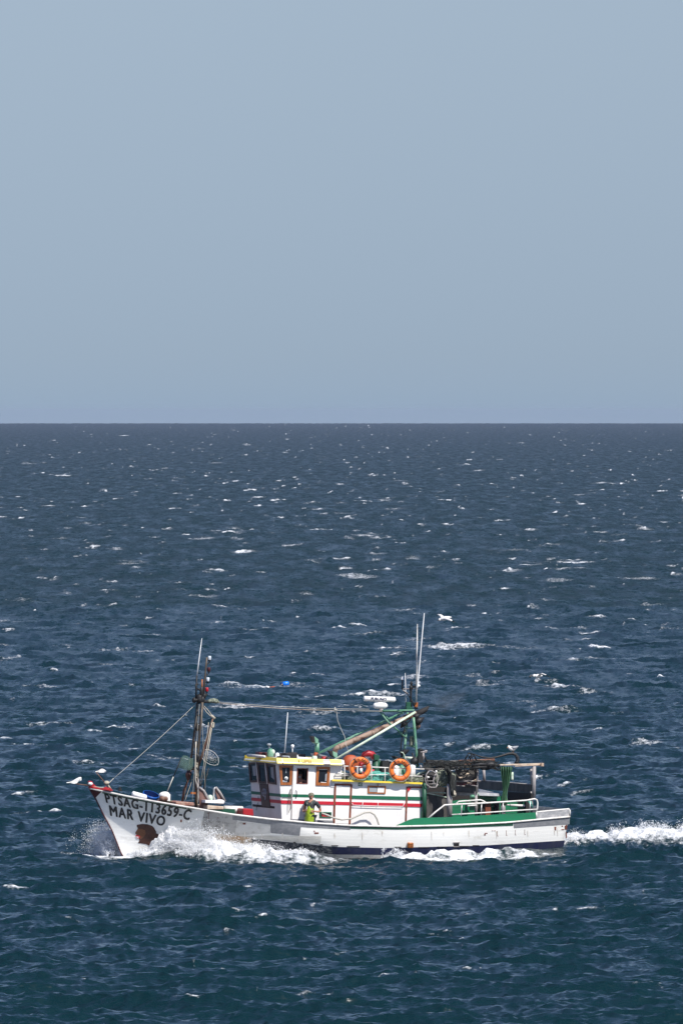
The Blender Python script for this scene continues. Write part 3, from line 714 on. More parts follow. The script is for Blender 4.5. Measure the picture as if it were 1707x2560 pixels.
# scuppers and fittings on the side
def plate(mb, z, u0, v0, u1, v1, off=0.012, nx=1):
    a, b, c, d = [HP(*Q(z, *p), off) for p in ((u0, v0), (u1, v0), (u1, v1), (u0, v1))]
    n = (b - a).cross(d - a).normalized(); n = n if n.y > 0 else -n
    mb.prism([a, b, c, d], -n * (off + 0.02)); return mb
mb = MB(); plate(mb, '4', 481, 960, 523, 992); mb.build('scupper', M['soot_and_shade'], hull)
mb = MB(); plate(mb, '4', 477, 956, 526, 963, 0.03); plate(mb, '4', 477, 990, 526, 994, 0.03); mb.build('scupper_lip', M['postg'], hull)
mb = MB()
for v in (966, 978, 990): mb.tube([HP(*Q('4', 118, v), 0.04), HP(*Q('4', 160, v + 3), 0.04)], 0.045, 8)
mb.tube([HP(*Q('4', 122, 960), 0.05), HP(*Q('4', 122, 985), 0.05)], 0.03, 6)
mb.build('copper_pipe', M['wood'], hull)
mb = MB()
for (a, b, y) in ((20, 70, 997), (205, 290, 999), (352, 430, 995), (520, 600, 990), (630, 680, 984)): plate(mb, '4', a, y - 3, b, y, 0.03)
for (a, b, y) in ((480, 500, 1115), (560, 590, 1128), (690, 710, 1134), (780, 830, 1142), (900, 1000, 1148)): plate(mb, '2', a, y - 3, b, y + 1, 0.03)
mb.build('drain_lip', M['soot_and_shade'], hull)
mb = MB()
for (u0, v0, u1, v1) in ((1270, 838, 1282, 865), (1272, 838, 1284, 843), (1326, 828, 1336, 836), (1325, 856, 1345, 862), (1350, 828, 1368, 858), (1360, 822, 1370, 836), (1358, 880, 1366, 925), (724, 885, 745, 890), (720, 893, 730, 905), (778, 867, 790, 870), (797, 867, 810, 870)):
    plate(mb, '4', u0, v0, u1, v1, 0.009)
for (u, v) in ((822, 870), (892, 865), (962, 862), (1036, 858)): plate(mb, '4', u, v, u + 2, v + 40, 0.009); plate(mb, '4', u, v + 38, u + 9, v + 40, 0.009)
mb.build('worn_spot', M['rust'], hull)
mb = MB()
for (z, u0, v0, u1, v1) in (('2', 85, 962, 108, 975), ('2', 645, 1038, 678, 1048), ('2', 640, 1025, 650, 1032), ('b', 1243, 615, 1260, 640), ('k', 1080, 565, 1125, 572), ('k', 1108, 570, 1118, 680), ('k', 1060, 682, 1110, 688), ('k', 1293, 650, 1305, 672)):
    plate(mb, z, u0, v0, u1, v1, 0.012)
mb.build('hull_scuff', M['rust'], hull)

# lettering
def hull_text(txt, TL, TR, BR, BL, bold=0.0):
    cu = bpy.data.curves.new('tmp', 'FONT'); cu.body = txt; cu.offset = bold; cu.resolution_u = 3; cu.space_character = 1.16
    to = bpy.data.objects.new('tmp', cu); COL.objects.link(to)
    dg = bpy.context.evaluated_depsgraph_get(); dg.update()
    me = bpy.data.meshes.new_from_object(to.evaluated_get(dg))
    bpy.data.objects.remove(to); bpy.data.curves.remove(cu)
    bm = bmesh.new(); bm.from_mesh(me); bmesh.ops.triangulate(bm, faces=bm.faces)
    for _ in range(2):
        ed = [e for e in bm.edges if e.calc_length() > 0.12]
        bmesh.ops.subdivide_edges(bm, edges=ed, cuts=1); bmesh.ops.triangulate(bm, faces=bm.faces)
    base = bm.verts[:] + bm.edges[:] + bm.faces[:]
    for k, dx in enumerate((.044, -.044, .022, -.022)):       # heavier strokes: the letters repeated a hair to each side
        g = bmesh.ops.duplicate(bm, geom=base)['geom']
        for v in g:
            if isinstance(v, bmesh.types.BMVert): v.co.x += dx; v.co.z = .001 * (k + 1); v.co.y += (.035 if k > 1 else 0)
    xs = [v.co.x for v in bm.verts]; x0, x1 = min(xs), max(xs); H = 0.729
    for v in bm.verts:
        s_ = (v.co.x - x0) / (x1 - x0); t_ = v.co.y / H
        px = (BL[0] * (1 - s_) + BR[0] * s_) * (1 - t_) + (TL[0] * (1 - s_) + TR[0] * s_) * t_
        py = (BL[1] * (1 - s_) + BR[1] * s_) * (1 - t_) + (TL[1] * (1 - s_) + TR[1] * s_) * t_
        v.co = HP(px, py, 0.012 + v.co.z)
    bmesh.ops.recalc_face_normals(bm, faces=bm.faces)
    bm.to_mesh(me); bm.free(); me.materials.clear(); me.materials.append(M['letter'])
    ob = bpy.data.objects.new('lettering', me); COL.objects.link(ob); ob.parent = hull; ob['label'] = 'black letters ' + txt; return ob
hull_text('PTSAG-113659-C', *zz('b', (457, 342), (1368, 512), (1335, 620), (480, 438)))
hull_text('MAR VIVO', *zz('b', (506, 462), (1100, 582), (1078, 682), (522, 573)))

def hull_poly(name, mat, z, pts, off, parent=None):
    bm = bmesh.new(); vs = [bm.verts.new((*Q(z, *p), 0)) for p in pts]; bm.faces.new(vs)
    bmesh.ops.triangulate(bm, faces=bm.faces)
    for _ in range(3): bmesh.ops.subdivide_edges(bm, edges=[e for e in bm.edges if e.calc_length() > 6], cuts=1); bmesh.ops.triangulate(bm, faces=bm.faces)
    for v in bm.verts: v.co = HP(v.co.x, v.co.y, off)
    bmesh.ops.recalc_face_normals(bm, faces=bm.faces)
    me = bpy.data.meshes.new(name); bm.to_mesh(me); bm.free(); me.materials.append(mat)
    ob = bpy.data.objects.new(name, me); COL.objects.link(ob); ob.parent = parent or hull; return ob
mane = [(795, 668), (850, 658), (905, 662), (955, 680), (975, 700), (960, 702), (985, 722), (972, 728), (1000, 745), (990, 752), (1020, 765), (1065, 790), (1035, 792), (1045, 815), (1022, 812), (1028, 840), (1005, 835), (1000, 870), (985, 868), (975, 895), (950, 880), (920, 882), (890, 868), (850, 862), (805, 856), (822, 835), (815, 805), (820, 780), (790, 770), (778, 752), (800, 715), (805, 700), (795, 690)]
hull_poly('painted_lion_head', M['mane'], 'b', mane, 0.012)
hull_poly('painted_lion_face', M['face'], 'b', [(805, 710), (850, 712), (880, 722), (888, 760), (868, 790), (835, 815), (818, 800), (828, 780), (800, 775), (780, 752), (790, 735)], 0.017)
hull_poly('painted_lion_mouth', M['striper'], 'b', [(785, 772), (812, 776), (830, 785), (822, 806), (800, 808), (784, 790)], 0.021)
hull_poly('painted_lion_teeth', M['gloss'], 'b', [(790, 786), (816, 790), (812, 800), (794, 797)], 0.024)
# stem head and bow fittings
mb = MB(); poly = [az('b', *p, 0.09) for p in ((300, 222), (322, 214), (338, 222), (352, 250), (385, 276), (440, 296), (440, 316), (305, 292), (308, 255))]
mb.prism(poly, (0, -0.18, 0)); mb.build('stem_head', M['red'], boat, bevel=0.02)
mb = MB(); mb.ball(az('b', 316, 245, 0.12), (0.09, 0.09, 0.06)); mb.build('stem_knob', M['gloss'], boat)
mb = MB()
for sd in (1, -1):
    P = [HS(u, -0.001) for u in np.linspace(0.004, 0.045, 8)]
    mb.tube([Vector((p.x, p.y * sd, p.z + 0.02)) for p in P], [.055, .05, .045, .04, .04, .035, .03, .02], 6)
mb.build('bow_rail', M['red'], boat)
mb = MB(); mb.prism([az('b', *p, 0.55) for p in ((440, 300), (475, 278), (500, 290), (520, 282), (552, 318), (535, 322))], (0, -0.12, 0))
mb.prism([az('b', *p, -0.2) for p in ((445, 300), (480, 272), (520, 300))], (0, -0.1, 0)); mb.build('bow_chock', M['red'], boat, bevel=0.01)
mb = MB(); mb.prism([az('b', *p, -0.3) for p in ((605, 318), (618, 282), (630, 278), (640, 300), (645, 325))], (0, -0.15, 0)); mb.build('bow_bollard', M['dark'], boat, bevel=0.015)
# ------------------------------------------------------------------ wheelhouse and cabin
WY = 1.55
house = bpy.data.objects.new('wheelhouse', None); COL.objects.link(house); house.parent = boat
def w5(u, v, Y=WY): return az('5', u, v, Y)
def w2(u, v, Y=WY): return az('2', u, v, Y)
# near wall corners
NT, NB = w5(583, 340), w5(631, 1200)                 # front corner top and foot
NB = NB + (NB - NT) * 0.35
FT, FB = Vector((NT.x, -WY, NT.z)), Vector((NB.x, -WY, NB.z))
# far corner measured: keeps the front face square to the keel
RT = w2(862, 505); RB = Vector((RT.x, WY, NB.z)); CT = w2(1490, 655); CB = Vector((CT.x, WY, NB.z - 0.15)); CR = Vector((RT.x, WY, w2(862, 640).z))
print('front wall', NT, NB, 'cabin end', CT)
TH = 0.05
def wall_holes(mb, P, holes, Y, th):
    "wall on plane Y: outer polygon as quad strips left to right with rectangular holes (x-range, z-range)"
    pass
# the open door light is a real hole: near wall made of strips around it
hx0, hx1 = w5(862, 545).x, w5(1012, 545).x; hz1, hz0 = w5(935, 432).z, w5(935, 655).z
def frontx(z): t = (z - NB.z) / (NT.z - NB.z); return NB.x + (NT.x - NB.x) * t
def topz(x): return RT.z + (NT.z - RT.z) * (x - RT.x) / (NT.x - RT.x)
def slab(mb, pts, th=TH, sgn=-1): mb.prism(pts, (0, sgn * th, 0))
mb = MB()
slab(mb, [NT, NB, Vector((hx0, WY, NB.z)), Vector((hx0, WY, topz(hx0)))])
slab(mb, [Vector((hx0, WY, hz0)), Vector((hx0, WY, NB.z)), Vector((hx1, WY, NB.z)), Vector((hx1, WY, hz0))])
slab(mb, [Vector((hx0, WY, topz(hx0))), Vector((hx0, WY, hz1)), Vector((hx1, WY, hz1)), Vector((hx1, WY, topz(hx1)))])
slab(mb, [Vector((hx1, WY, topz(hx1))), Vector((hx1, WY, NB.z)), RB, RT])
slab(mb, [FT, FB, Vector((RB.x, -WY, RB.z)), Vector((RT.x, -WY, RT.z))], TH, 1)
i = Vector((-0.06, 0, 0))
mb.prism([NT + Vector((0, -TH - .002, 0)), NB + Vector((0, -TH - .002, 0)), FB + Vector((0, TH + .002, 0)), FT + Vector((0, TH + .002, 0))], i)
a, b = Vector((RT.x, WY - TH - .002, RT.z)), Vector((RT.x, WY - TH - .002, RB.z)); mb.prism([a, b, Vector((b.x, -b.y, b.z)), Vector((a.x, -a.y, a.z))], (0.05, 0, 0))
mb.build('wall', M['white'], house)
mb = MB(); mb.box(((hx0 + hx1) / 2 , -0.3, hz0 - 0.9), (0.75, 1.15, 0.04)); mb.box(((hx0 + hx1) / 2, -0.3, (hz0 + hz1) / 2), (0.75, 0.02, 0.75)); mb.build('cabin_shade', M['soot_and_shade'], house)  # near-black floor and backing: the cabin's inner shade put into the colour
# aft cabin
mb = MB()
cz = CR.z
slab(mb, [Vector((RT.x - 0.003, WY, cz)), Vector((RT.x - .003, WY, NB.z - .1)), CB, CT])
slab(mb, [Vector((RT.x - 0.003, -WY, cz)), Vector((RT.x - .003, -WY, NB.z - .1)), Vector((CB.x, -WY, CB.z)), Vector((CT.x, -WY, CT.z))], TH, 1)
mb.prism([Vector((CT.x, WY - .053, CT.z)), Vector((CB.x, WY - .053, CB.z)), Vector((CB.x, -WY + .053, CB.z)), Vector((CT.x, -WY + .053, CT.z))], (0.05, 0, 0))
cab = mb.build('cabin', M['white'], boat)
mb = MB()   # cabin roof
e = 0.16
A, B = w2(783, 636, WY + e), w2(1492, 661, WY + e); 
mb.prism([A, B, Vector((B.x, -WY - e, B.z)), Vector((A.x, -WY - e, A.z))], (0, 0, 0.05)); croof = mb.build('cabin_roof', M['white'], cab, bevel=0.01)
mb = MB(); a, b = A + Vector((0, 0.012, 0.0)), B + Vector((0, 0.012, 0.0)); mb.prism([a, b, b + Vector((0, 0, .065)), a + Vector((0, 0, .065))], (0, -0.03, 0)); mb.build('roof_edge', M['yellow'], croof)
mb = MB(); p = w2(785, 640, WY + .06); mb.prism([w2(800, 640, WY + .01), w2(772, 683, WY + .01), w2(860, 683, WY + .01), w2(862, 640, WY + .01)], (0, 0.012, 0)); mb.build('canopy_flap', M['white2'], cab)

# wheelhouse roof with a flared yellow edge
ov = 0.22
def rz(x): return topz(x) + 0.01
fx = NT.x + 0.13; rx_ = RT.x - 0.02
ctr = [(fx, WY + ov), (rx_, WY + ov), (rx_, -WY - ov), (fx, -WY - ov)]
mb = MB()
low = [Vector((x, y, rz(x) + 0.0)) for x, y in ctr]; hi = [Vector((x - (0.10 if x > 0 and x == fx else 0), y * (0.94), rz(x) + 0.15)) for x, y in ctr]
mb.add(low + hi, [(0, 1, 2, 3), (4, 7, 6, 5), (1, 5, 6, 2)], False)
mb.add(low + hi, [(0, 4, 5, 1), (3, 2, 6, 7), (0, 3, 7, 4)], False)
wroof = mb.build('roof', M['white'], house, weld=True)
mb = MB()    # yellow fascia, pieces as in the photo with breaks
def fascia(x0, x1, y=WY + ov, s=1):
    zo = 0.012; a, b = Vector((x0, (y + zo) * s, rz(x0) - 0.035)), Vector((x1, (y + zo) * s, rz(x1) - 0.035))
    c, d = Vector((x1, (y * .94 + zo + .01) * s, rz(x1) + .16)), Vector((x0, (y * .94 + zo + .01) * s, rz(x0) + .16)); mb.prism([a, b, c, d], (0, -0.03 * s, 0))
X5 = lambda u: w5(u, 330, WY + ov).x
fascia(fx + .01, X5(640)); fascia(X5(655), X5(1262)); fascia(X5(1362), X5(1540)); fascia(fx, rx_, s=-1)
a, b = Vector((fx + .012, -WY - ov - .02, rz(fx) - .035)), Vector((fx + .012, WY + ov + .02, rz(fx) - .035))
mb.prism([a, b, b + Vector((-.10, -.10, .195)), a + Vector((-.10, .10, .195))], (-0.03, 0, 0))
mb.build('roof_edge', M['yellow'], wroof)
mb = MB(); x0, x1 = X5(1262), X5(1362); y = WY + ov
mb.prism([Vector((x0, y, rz(x0) - .03)), Vector((x1, y, rz(x1) - .03)), Vector((x1, y * .95, rz(x1) + .13)), Vector((x0, y * .95, rz(x0) + .13))], (0, -0.03, 0)); mb.build('roof_edge', M['maroon'], wroof, label='dark worn gap in the yellow edge')
def small_text(parent, txt, p, ex, ez, size, mat, nrm, bold=0.01):
    cu = bpy.data.curves.new('tmp', 'FONT'); cu.body = txt; cu.offset = bold; cu.extrude = 0.01; cu.resolution_u = 2; cu.align_x = 'CENTER'; cu.align_y = 'CENTER'
    to = bpy.data.objects.new('tmp', cu); COL.objects.link(to); dg = bpy.context.evaluated_depsgraph_get(); dg.update()
    me = bpy.data.meshes.new_from_object(to.evaluated_get(dg)); bpy.data.objects.remove(to); bpy.data.curves.remove(cu)
    ex, ez, nrm = Vector(ex).normalized(), Vector(ez).normalized(), Vector(nrm)
    for v in me.vertices: c = v.co.copy(); v.co = Vector(p) + ex * c.x * size + ez * c.y * size + nrm * (c.z * .3 + 0.004)
    me.materials.clear(); me.materials.append(mat); ob = bpy.data.objects.new('lettering', me); COL.objects.link(ob); ob.parent = parent; return ob
M['faint'] = paint('faint_ochre_letters', (0.42, 0.30, 0.05), 0.6)
xm = X5(980); small_text(wroof, 'S. LEPES', Vector((xm, WY + ov - .02, rz(xm) + .065)), (-1, 0, 0), (0, -.6, 1), 0.15, M['faint'], Vector((0, 1, .6)).normalized() * 1.0 + Vector((0, .0, 0)))

# stripes
def strip_side(name, mat, z0, u0, v0a, v0b, z1, u1, v1a, v1b, off=0.027, xfront=True):
    a, b, c, d = az(z0, u0, v0a, WY), az(z1, u1, v1a, WY), az(z1, u1, v1b, WY), az(z0, u0, v0b, WY)
    if xfront: a.x = frontx(a.z) - 0.0; d.x = frontx(d.z) - 0.0
    mb = MB(); mb.prism([a + Vector((0, off, 0)), b + Vector((0, off, 0)), c + Vector((0, off, 0)), d + Vector((0, off, 0))], (0, -off - .004, 0)); mb.build(name, mat, house)
    # front face continuation
    o = Vector((off + .004, 0, 0)); mb = MB(); A, D = Vector((frontx(a.z), WY - .001, a.z)), Vector((frontx(d.z), WY - .001, d.z))
    o = Vector((.010, 0, 0)); mb.prism([A + o, D + o, Vector((D.x, -D.y, D.z)) + o, Vector((A.x, -A.y, A.z)) + o], -o * 1.4); mb.build(name, mat, house)
strip_side('green_stripe', M['stripeg'], '5', 600, 812, 856, '2', 1490, 760, 786)
strip_side('red_stripe', M['striper'], '5', 605, 908, 957, '2', 1490, 813, 839)

# windows on the near side
def window(quad, inner, z='5', Y=WY, fr=M['wood'], gl=M['glass'], d=0.035, parent=None, hole=False, extra=None):
    mb = MB(); q = [az(z, *p, Y) for p in quad]; n = [az(z, *p, Y) for p in inner]; o = Vector((0, d, 0))
    for i in range(4):
        j = (i + 1) % 4; mb.prism([q[i] + o, q[j] + o, n[j] + o, n[i] + o], -o * 1.1)
    f = mb.build('window', fr, parent or house)
    if not hole:
        g = MB(); e = Vector((0, 0.010, 0)); g.prism([p + e for p in n], -e * 1.5); g.build('pane', gl, f)
        if extra:
            for (pts, mt) in extra:
                g = MB(); g.prism([az(z, *p, Y) + Vector((0, .016, 0)) for p in pts], (0, -.006, 0)); g.build('curtain', mt, f)
    return f
W1 = window([(585, 378), (790, 385), (775, 680), (612, 680)], [(628, 415), (748, 415), (740, 640), (640, 640)])
g = MB(); c = w5(695, 578, WY + .03); g.lathe(c, [(0.0, 0), (0.065, 0.0), (0.065, .02), (0.0, .02)], (0, 1, 0), 16, False); g.build('porthole_sticker', M['gloss'], W1)
g = MB(); g.lathe(w5(695, 578, WY + .055), [(0.0, 0), (0.03, 0.0), (0.03, .01), (0, .01)], (0, 1, 0), 12, False); g.build('sticker_centre', M['curtain'], W1)
g = MB(); g.prism([w5(640, 605, WY + .018), w5(712, 610, WY + .018), w5(708, 636, WY + .018), w5(645, 634, WY + .018)], (0, -.004, 0)); g.prism([w5(692, 430, WY + .018), w5(702, 430, WY + .018), w5(700, 500, WY + .018), w5(690, 500, WY + .018)], (0, -.004, 0)); g.build('curtain', M['curtain'], W1)
window([(1150, 400), (1355, 405), (1338, 690), (1138, 685)], [(1190, 440), (1315, 440), (1300, 645), (1172, 640)], extra=[([(1285, 520), (1308, 500), (1300, 620), (1280, 620)], M['curtain']), ([(1190, 441), (1314, 441), (1314, 448), (1190, 448)], M['gloss']), ([(1215, 632), (1300, 638), (1300, 644), (1215, 641)], M['gloss'])])
# door with its open light
mb = MB(); o = Vector((0, 0.022, 0))
D = [w5(803, 372), w5(1122, 378), w5(1122, 1215), w5(780, 1195)]
h = [w5(862, 430), w5(1018, 432), w5(1010, 655), w5(853, 652)]
for i in range(4): j = (i + 1) % 4; mb.prism([D[i] + o, D[j] + o, h[j] + o, h[i] + o], -o * .8)
door = mb.build('door', M['white2'], house)
window([(856, 424), (1024, 426), (1016, 662), (847, 658)], [(868, 436), (1012, 438), (1004, 650), (860, 646)], fr=M['rust'], d=0.04, parent=door, hole=True).name = 'door_window_frame'
mb = MB(); mb.prism([w5(797, 380, WY + .03), w5(804, 380, WY + .03), w5(784, 1200, WY + .03), w5(770, 1200, WY + .03)], (0, -.03, 0)); mb.prism([w5(838, 376, WY + .03), w5(1122, 384, WY + .03), w5(1122, 390, WY + .03), w5(838, 382, WY + .03)], (0, -.015, 0)); mb.build('door_edge', M['postg'], door)
mb = MB(); mb.tube([w5(842, 760, WY + .03), w5(855, 775, WY + .09), w5(856, 840, WY + .09), w5(840, 885, WY + .03)], 0.012, 6); mb.build('handle', M['dark'], door)
mb = MB(); mb.tube([w5(630, 890, WY + .02), w5(640, 876, WY + .07), w5(735, 880, WY + .07), w5(768, 880, WY + .05)], 0.011, 6); mb.tube([w5(765, 735, WY + .04), w5(738, 830, WY + .06), w5(728, 1000, WY + .07), w5(728, 1100, WY + .06), w5(766, 1030, WY + .05), w5(768, 740, WY + .05)], 0.010, 6); mb.build('grab_rail', M['steel'], house)

# front wall: windows, mullions, wood panel
def fw(u, v): # point on the raked front plane at pixel (zoom 5)
    px, py = Q('5', u, v); x = NT.x
    for _ in range(12): p = atX(px, py, x); x = frontx(p.z)
    return p
def wfront(quad, inner, parent=house):
    q = [fw(*p) for p in quad]; n = [fw(*p) for p in inner]; o = Vector((0.035, 0, 0)); mb = MB()
    for i in range(4): j = (i + 1) % 4; mb.prism([q[i] + o, q[j] + o, n[j] + o, n[i] + o], -o * 1.1)
    f = mb.build('window', M['woodd'], parent); g = MB(); e = Vector((0.012, 0, 0)); g.prism([p + e for p in n], -e); g.build('pane', M['glass'], f); return f
f1 = wfront([(135, 345), (262, 338), (285, 636), (160, 640)], [(158, 372), (245, 368), (262, 610), (178, 612)])
g = MB(); g.prism([fw(*p) + Vector((.018, 0, 0)) for p in ((190, 390), (240, 385), (258, 540), (210, 540))], (-.004, 0, 0)); g.build('curtain', M['curtain'], f1)
f2 = wfront([(272, 340), (398, 345), (420, 655), (298, 652)], [(292, 372), (378, 375), (398, 625), (312, 622)])
f3 = wfront([(405, 350), (532, 375), (557, 674), (432, 655)], [(428, 385), (512, 402), (535, 642), (448, 628)])
g = MB(); g.prism([fw(*p) + Vector((.018, 0, 0)) for p in ((470, 410), (508, 412), (522, 600), (480, 560))], (-.004, 0, 0)); g.build('curtain', M['curtain'], f3)
mb = MB(); o = Vector((.045, 0, 0))
for (u, v, u2, v2) in ((258, 330, 292, 660), (396, 340, 432, 665)): a, b = fw(u, v), fw(u2, v2); mb.tube([a + o, b + o], 0.022, 6)
mb.build('mullion', M['white2'], house)
mb = MB(); o = Vector((.03, 0, 0)); mb.prism([fw(*p) + o for p in ((300, 655), (425, 658), (465, 1012), (340, 1003))], -o); pan = mb.build('front_panel', M['woodd'], house)
mb = MB(); o = Vector((.04, 0, 0))
cx, cy = 383, 805
L = [(355, 760), (372, 738), (400, 745), (412, 790), (410, 840), (395, 860), (360, 830), (350, 790)]
mb.tube([fw(*p) + o for p in L + [L[0]]], 0.022, 6); mb.tube([fw(383, 740) + o, fw(388, 850) + o], 0.03, 6); mb.ball(fw(398, 880) + o, (.02, .05, .07)); mb.tube([fw(365, 800) + o, fw(405, 805) + o], .025, 6)
mb.build('white_crest', M['curtain'], pan)
mb = MB(); mb.tube([fw(285, 945) + o, fw(270, 1000) + o, fw(262, 1060) + o], .01, 5); mb.tube([fw(295, 850) + o * 1.2, fw(298, 890) + o * 1.2], .012, 5); mb.build('hanging_cord', M['dark'], house)

# aft cabin wall details
def frame_bar(mb, pts, w=0.035, z='2', off=0.03):
    for a, b in zip(pts[:-1], pts[1:]):
        A, B = az(z, *a, WY), az(z, *b, WY); t = (B - A).normalized(); s = t.cross(Vector((0, 1, 0))) * w; o = Vector((0, off, 0))
        mb.prism([A - s + o - t * w * .98, A + s + o - t * w * .98, B + s + o + t * w * .9, B - s + o + t * w * .9], -o * 1.02)
mb = MB(); frame_bar(mb, [(797, 968), (808, 662)]); frame_bar(mb, [(820, 662), (926, 664)], off=.033); frame_bar(mb, [(933, 668), (920, 972)])
d2 = mb.build('door_frame', M['rust'], cab)
mb = MB(); mb.prism([w2(812, 676, WY + .012), w2(926, 678, WY + .012), w2(914, 970, WY + .012), w2(802, 966, WY + .012)], (0, -.012, 0)); mb.build('door', M['white2'], cab)
mb = MB(); frame_bar(mb, [(1360, 950), (1370, 684)], .028); frame_bar(mb, [(1384, 682), (1488, 685)], .03, off=.033); mb.build('door_frame', M['rust'], cab)
mb = MB(); mb.prism([w2(1372, 686, WY + .034), w2(1405, 688, WY + .034), w2(1392, 706, WY + .034), w2(1384, 720, WY + .034), w2(1374, 700, WY + .034)], (0, -.005, 0)); mb.build('red_paint_mark', M['striper'], cab)
window([(1062, 670), (1204, 675), (1200, 736), (1062, 732)], [(1072, 682), (1194, 686), (1190, 726), (1072, 722)], z='2', parent=cab, extra=[([(1138, 684), (1193, 686), (1189, 725), (1136, 724)], M['gloss']), ([(1074, 684), (1134, 686), (1130, 722), (1074, 720)], M['curtain'])])
hz = window([(685, 877), (778, 879), (777, 923), (685, 920)], [(692, 884), (771, 886), (770, 916), (692, 913)], z='2', fr=M['stripeg'], gl=M['soot_and_shade'], parent=house)
hz.name = 'vent_opening'
mb = MB(); mb.prism([w2(*p, WY + .02) for p in ((707, 895), (735, 908), (765, 916), (705, 914))], (0, -.01, 0)); mb.build('red_valve', M['red'], hz)
mb = MB(); mb.prism([w2(*p, WY + .014) for p in ((989, 648), (1020, 649), (1020, 675), (989, 674))], (0, -.014, 0)); sg = mb.build('exit_sign', M['stripeg'], cab)
mb = MB(); mb.ring(w2(1008, 662, WY + .018), .03, .01, (0, 1, 0), 12, 6); mb.prism([w2(*p, WY + .018) for p in ((994, 655), (1004, 660), (996, 667))], (0, -.003, 0)); mb.build('sign_symbol', M['gloss'], sg)
mb = MB(); mb.box(w2(1152, 660, WY + .05), (.03, .04, .06)); mb.build('wall_lamp', M['alu'], cab)
mb = MB(); mb.prism([w5(765, 1190, WY + .03), w5(1420, 1215, WY + .03), w5(1420, 1300, WY + .03), w5(765, 1290, WY + .03)], (0, -.03, 0)); mb.build('toe_shade', M['primer'], house)  # grey strip painting in the shadow along the foot of the wall
mb = MB()
for (a, b) in (((945, 822), (1340, 835)),): mb.tube([w2(942, 808, WY + .06), w2(946, 824, WY + .08), w2(1150, 832, WY + .08), w2(1340, 834, WY + .08), w2(1350, 805, WY + .06)], .012, 6)
for u in (1025, 1145): mb.tube([w2(u, 800, WY + .05), w2(u - 5, 832, WY + .08)], .010, 5)
mb.build('wall_rail', M['white2'], cab)
# cabin end post
mb = MB(); mb.tube([az('4', 252, 495, WY + .12), az('4', 250, 772, WY + .12)], .085, 8); mb.tube([az('4', 252, 495, -WY), az('4', 250, 772, -WY)], .085, 8); mb.build('corner_post', M['greend'], boat)

# foredeck coaming, red and white hatch edges in front of the wheelhouse
mb = MB(); mb.prism([az('k', *p, 1.2) for p in ((470, 348), (830, 362), (830, 430), (470, 430))], (0, -2.4, 0)); mb.build('hatch_coaming', M['deckr'], boat, bevel=.02)
mb = MB(); mb.prism([az('k', *p, 1.3) for p in ((1090, 420), (1415, 440), (1410, 500), (1085, 500))], (0, -2.2, 0)); mb.build('fore_hatch', M['tan'], boat, bevel=.02)
mb = MB(); mb.prism([az('5', *p, 1.3) for p in ((45, 1035), (200, 1040), (210, 1150), (45, 1130))], (0, -2.4, 0)); mb.build('hatch_box', M['red'], boat, bevel=.02)
mb = MB(); mb.prism([az('1', *p, 1.25) for p in ((1200, 1630), (1405, 1640), (1405, 1690), (1180, 1660))], (0, -.1, 0)); mb.build('hatch_board', M['greend'], boat)
# ------------------------------------------------------------------ foremast
fm = bpy.data.objects.new('foremast', None); COL.objects.link(fm); fm.parent = boat
def w8(u, v, Y=0.0): return az('8', u, v, Y)
def T(name, mat, par, segs, **k):
    for (p, r, n) in segs: mb = MB(); mb.tube(p, r, n); o = mb.build(name, mat, par, **k)
    return o
T('pole', M['steel'], fm, [([w8(320, 880, -.35), w8(290, 1190, -.35), w8(262, 1420, -.35), w8(232, 1690, -.35)], .045, 8)])
T('pole', M['steel'], fm, [([w8(382, 880, .15), w8(355, 1190, .15), w8(318, 1650, .15), w8(302, 1760, .15), w8(300, 2190, .15)], .05, 8)])
T('rung', M['steel'], fm, [([w8(u0, v, -.35), w8(u1, v + 3, .15)], .022, 5) for (u0, u1, v) in ((300, 365, 1040), (290, 350, 1205), (270, 335, 1372), (250, 320, 1530), (238, 310, 1690))])
T('lower_leg', M['boomrust'], fm, [([w8(235, 1690, -.6), w8(205, 1850, -.6), w8(150, 1980, -.6), w8(128, 2120, -.6)], .033, 7), ([w8(250, 1700, -.9), w8(190, 1900, -.9), w8(140, 2120, -.9)], .02, 6)])
T('clamp_bar', M['steel'], fm, [([w8(205, 1712, -.35), w8(330, 1708, .15)], .06, 7)])
T('bent_pipe', M['cable'], fm, [([w8(300, 1372, .25), w8(296, 1600, .25), w8(296, 1850, .25), w8(325, 1960, .25), w8(330, 2060, .25), w8(362, 2190, .25)], .022, 7)])
T('grey_post', M['postg'], fm, [([w8(325, 1780, .1), w8(312, 2195, .1)], .05, 8)])
T('rope_wrap', M['rope'], fm, [([w8(300 + 12 * math.sin(i * 1.7), 1640 + i * 14, .25), w8(335, 1646 + i * 14, .28)], .02, 5) for i in range(14)])
T('boom', M['boomrust'], fm, [([w8(512, 1085, .5), w8(470, 1240, .45), w8(395, 1500, .35), w8(325, 1700, .22)], [.03, .04, .042, .04], 8)])
T('boom_head', M['rope'], fm, [([w8(485, 1045, .5), w8(510, 1060, .5), w8(535, 1085, .5)], .05, 7), ([w8(508, 1080, .5), w8(540, 1078, .5)], .03, 6), ([w8(500, 1130, .5), w8(525, 1140, .5), w8(520, 1190, .5), w8(498, 1195, .5), w8(498, 1135, .5)], .03, 6)])
T('boom_rope', M['rope'], fm, [([w8(400, 925, .2), w8(450, 975, .3), w8(505, 1050, .5)], .014, 5), ([w8(395, 945, .2), w8(430, 1000, .3), w8(490, 1060, .5)], .014, 5), ([w8(500, 1190, .5), w8(440, 1560, .5), w8(375, 1880, .5)], .014, 5), ([w8(485, 1190, .5), w8(410, 1600, .5), w8(352, 1900, .5)], .014, 5), ([w8(460, 1130, .5), w8(440, 1300, .5), w8(340, 1600, .3)], .012, 5)])
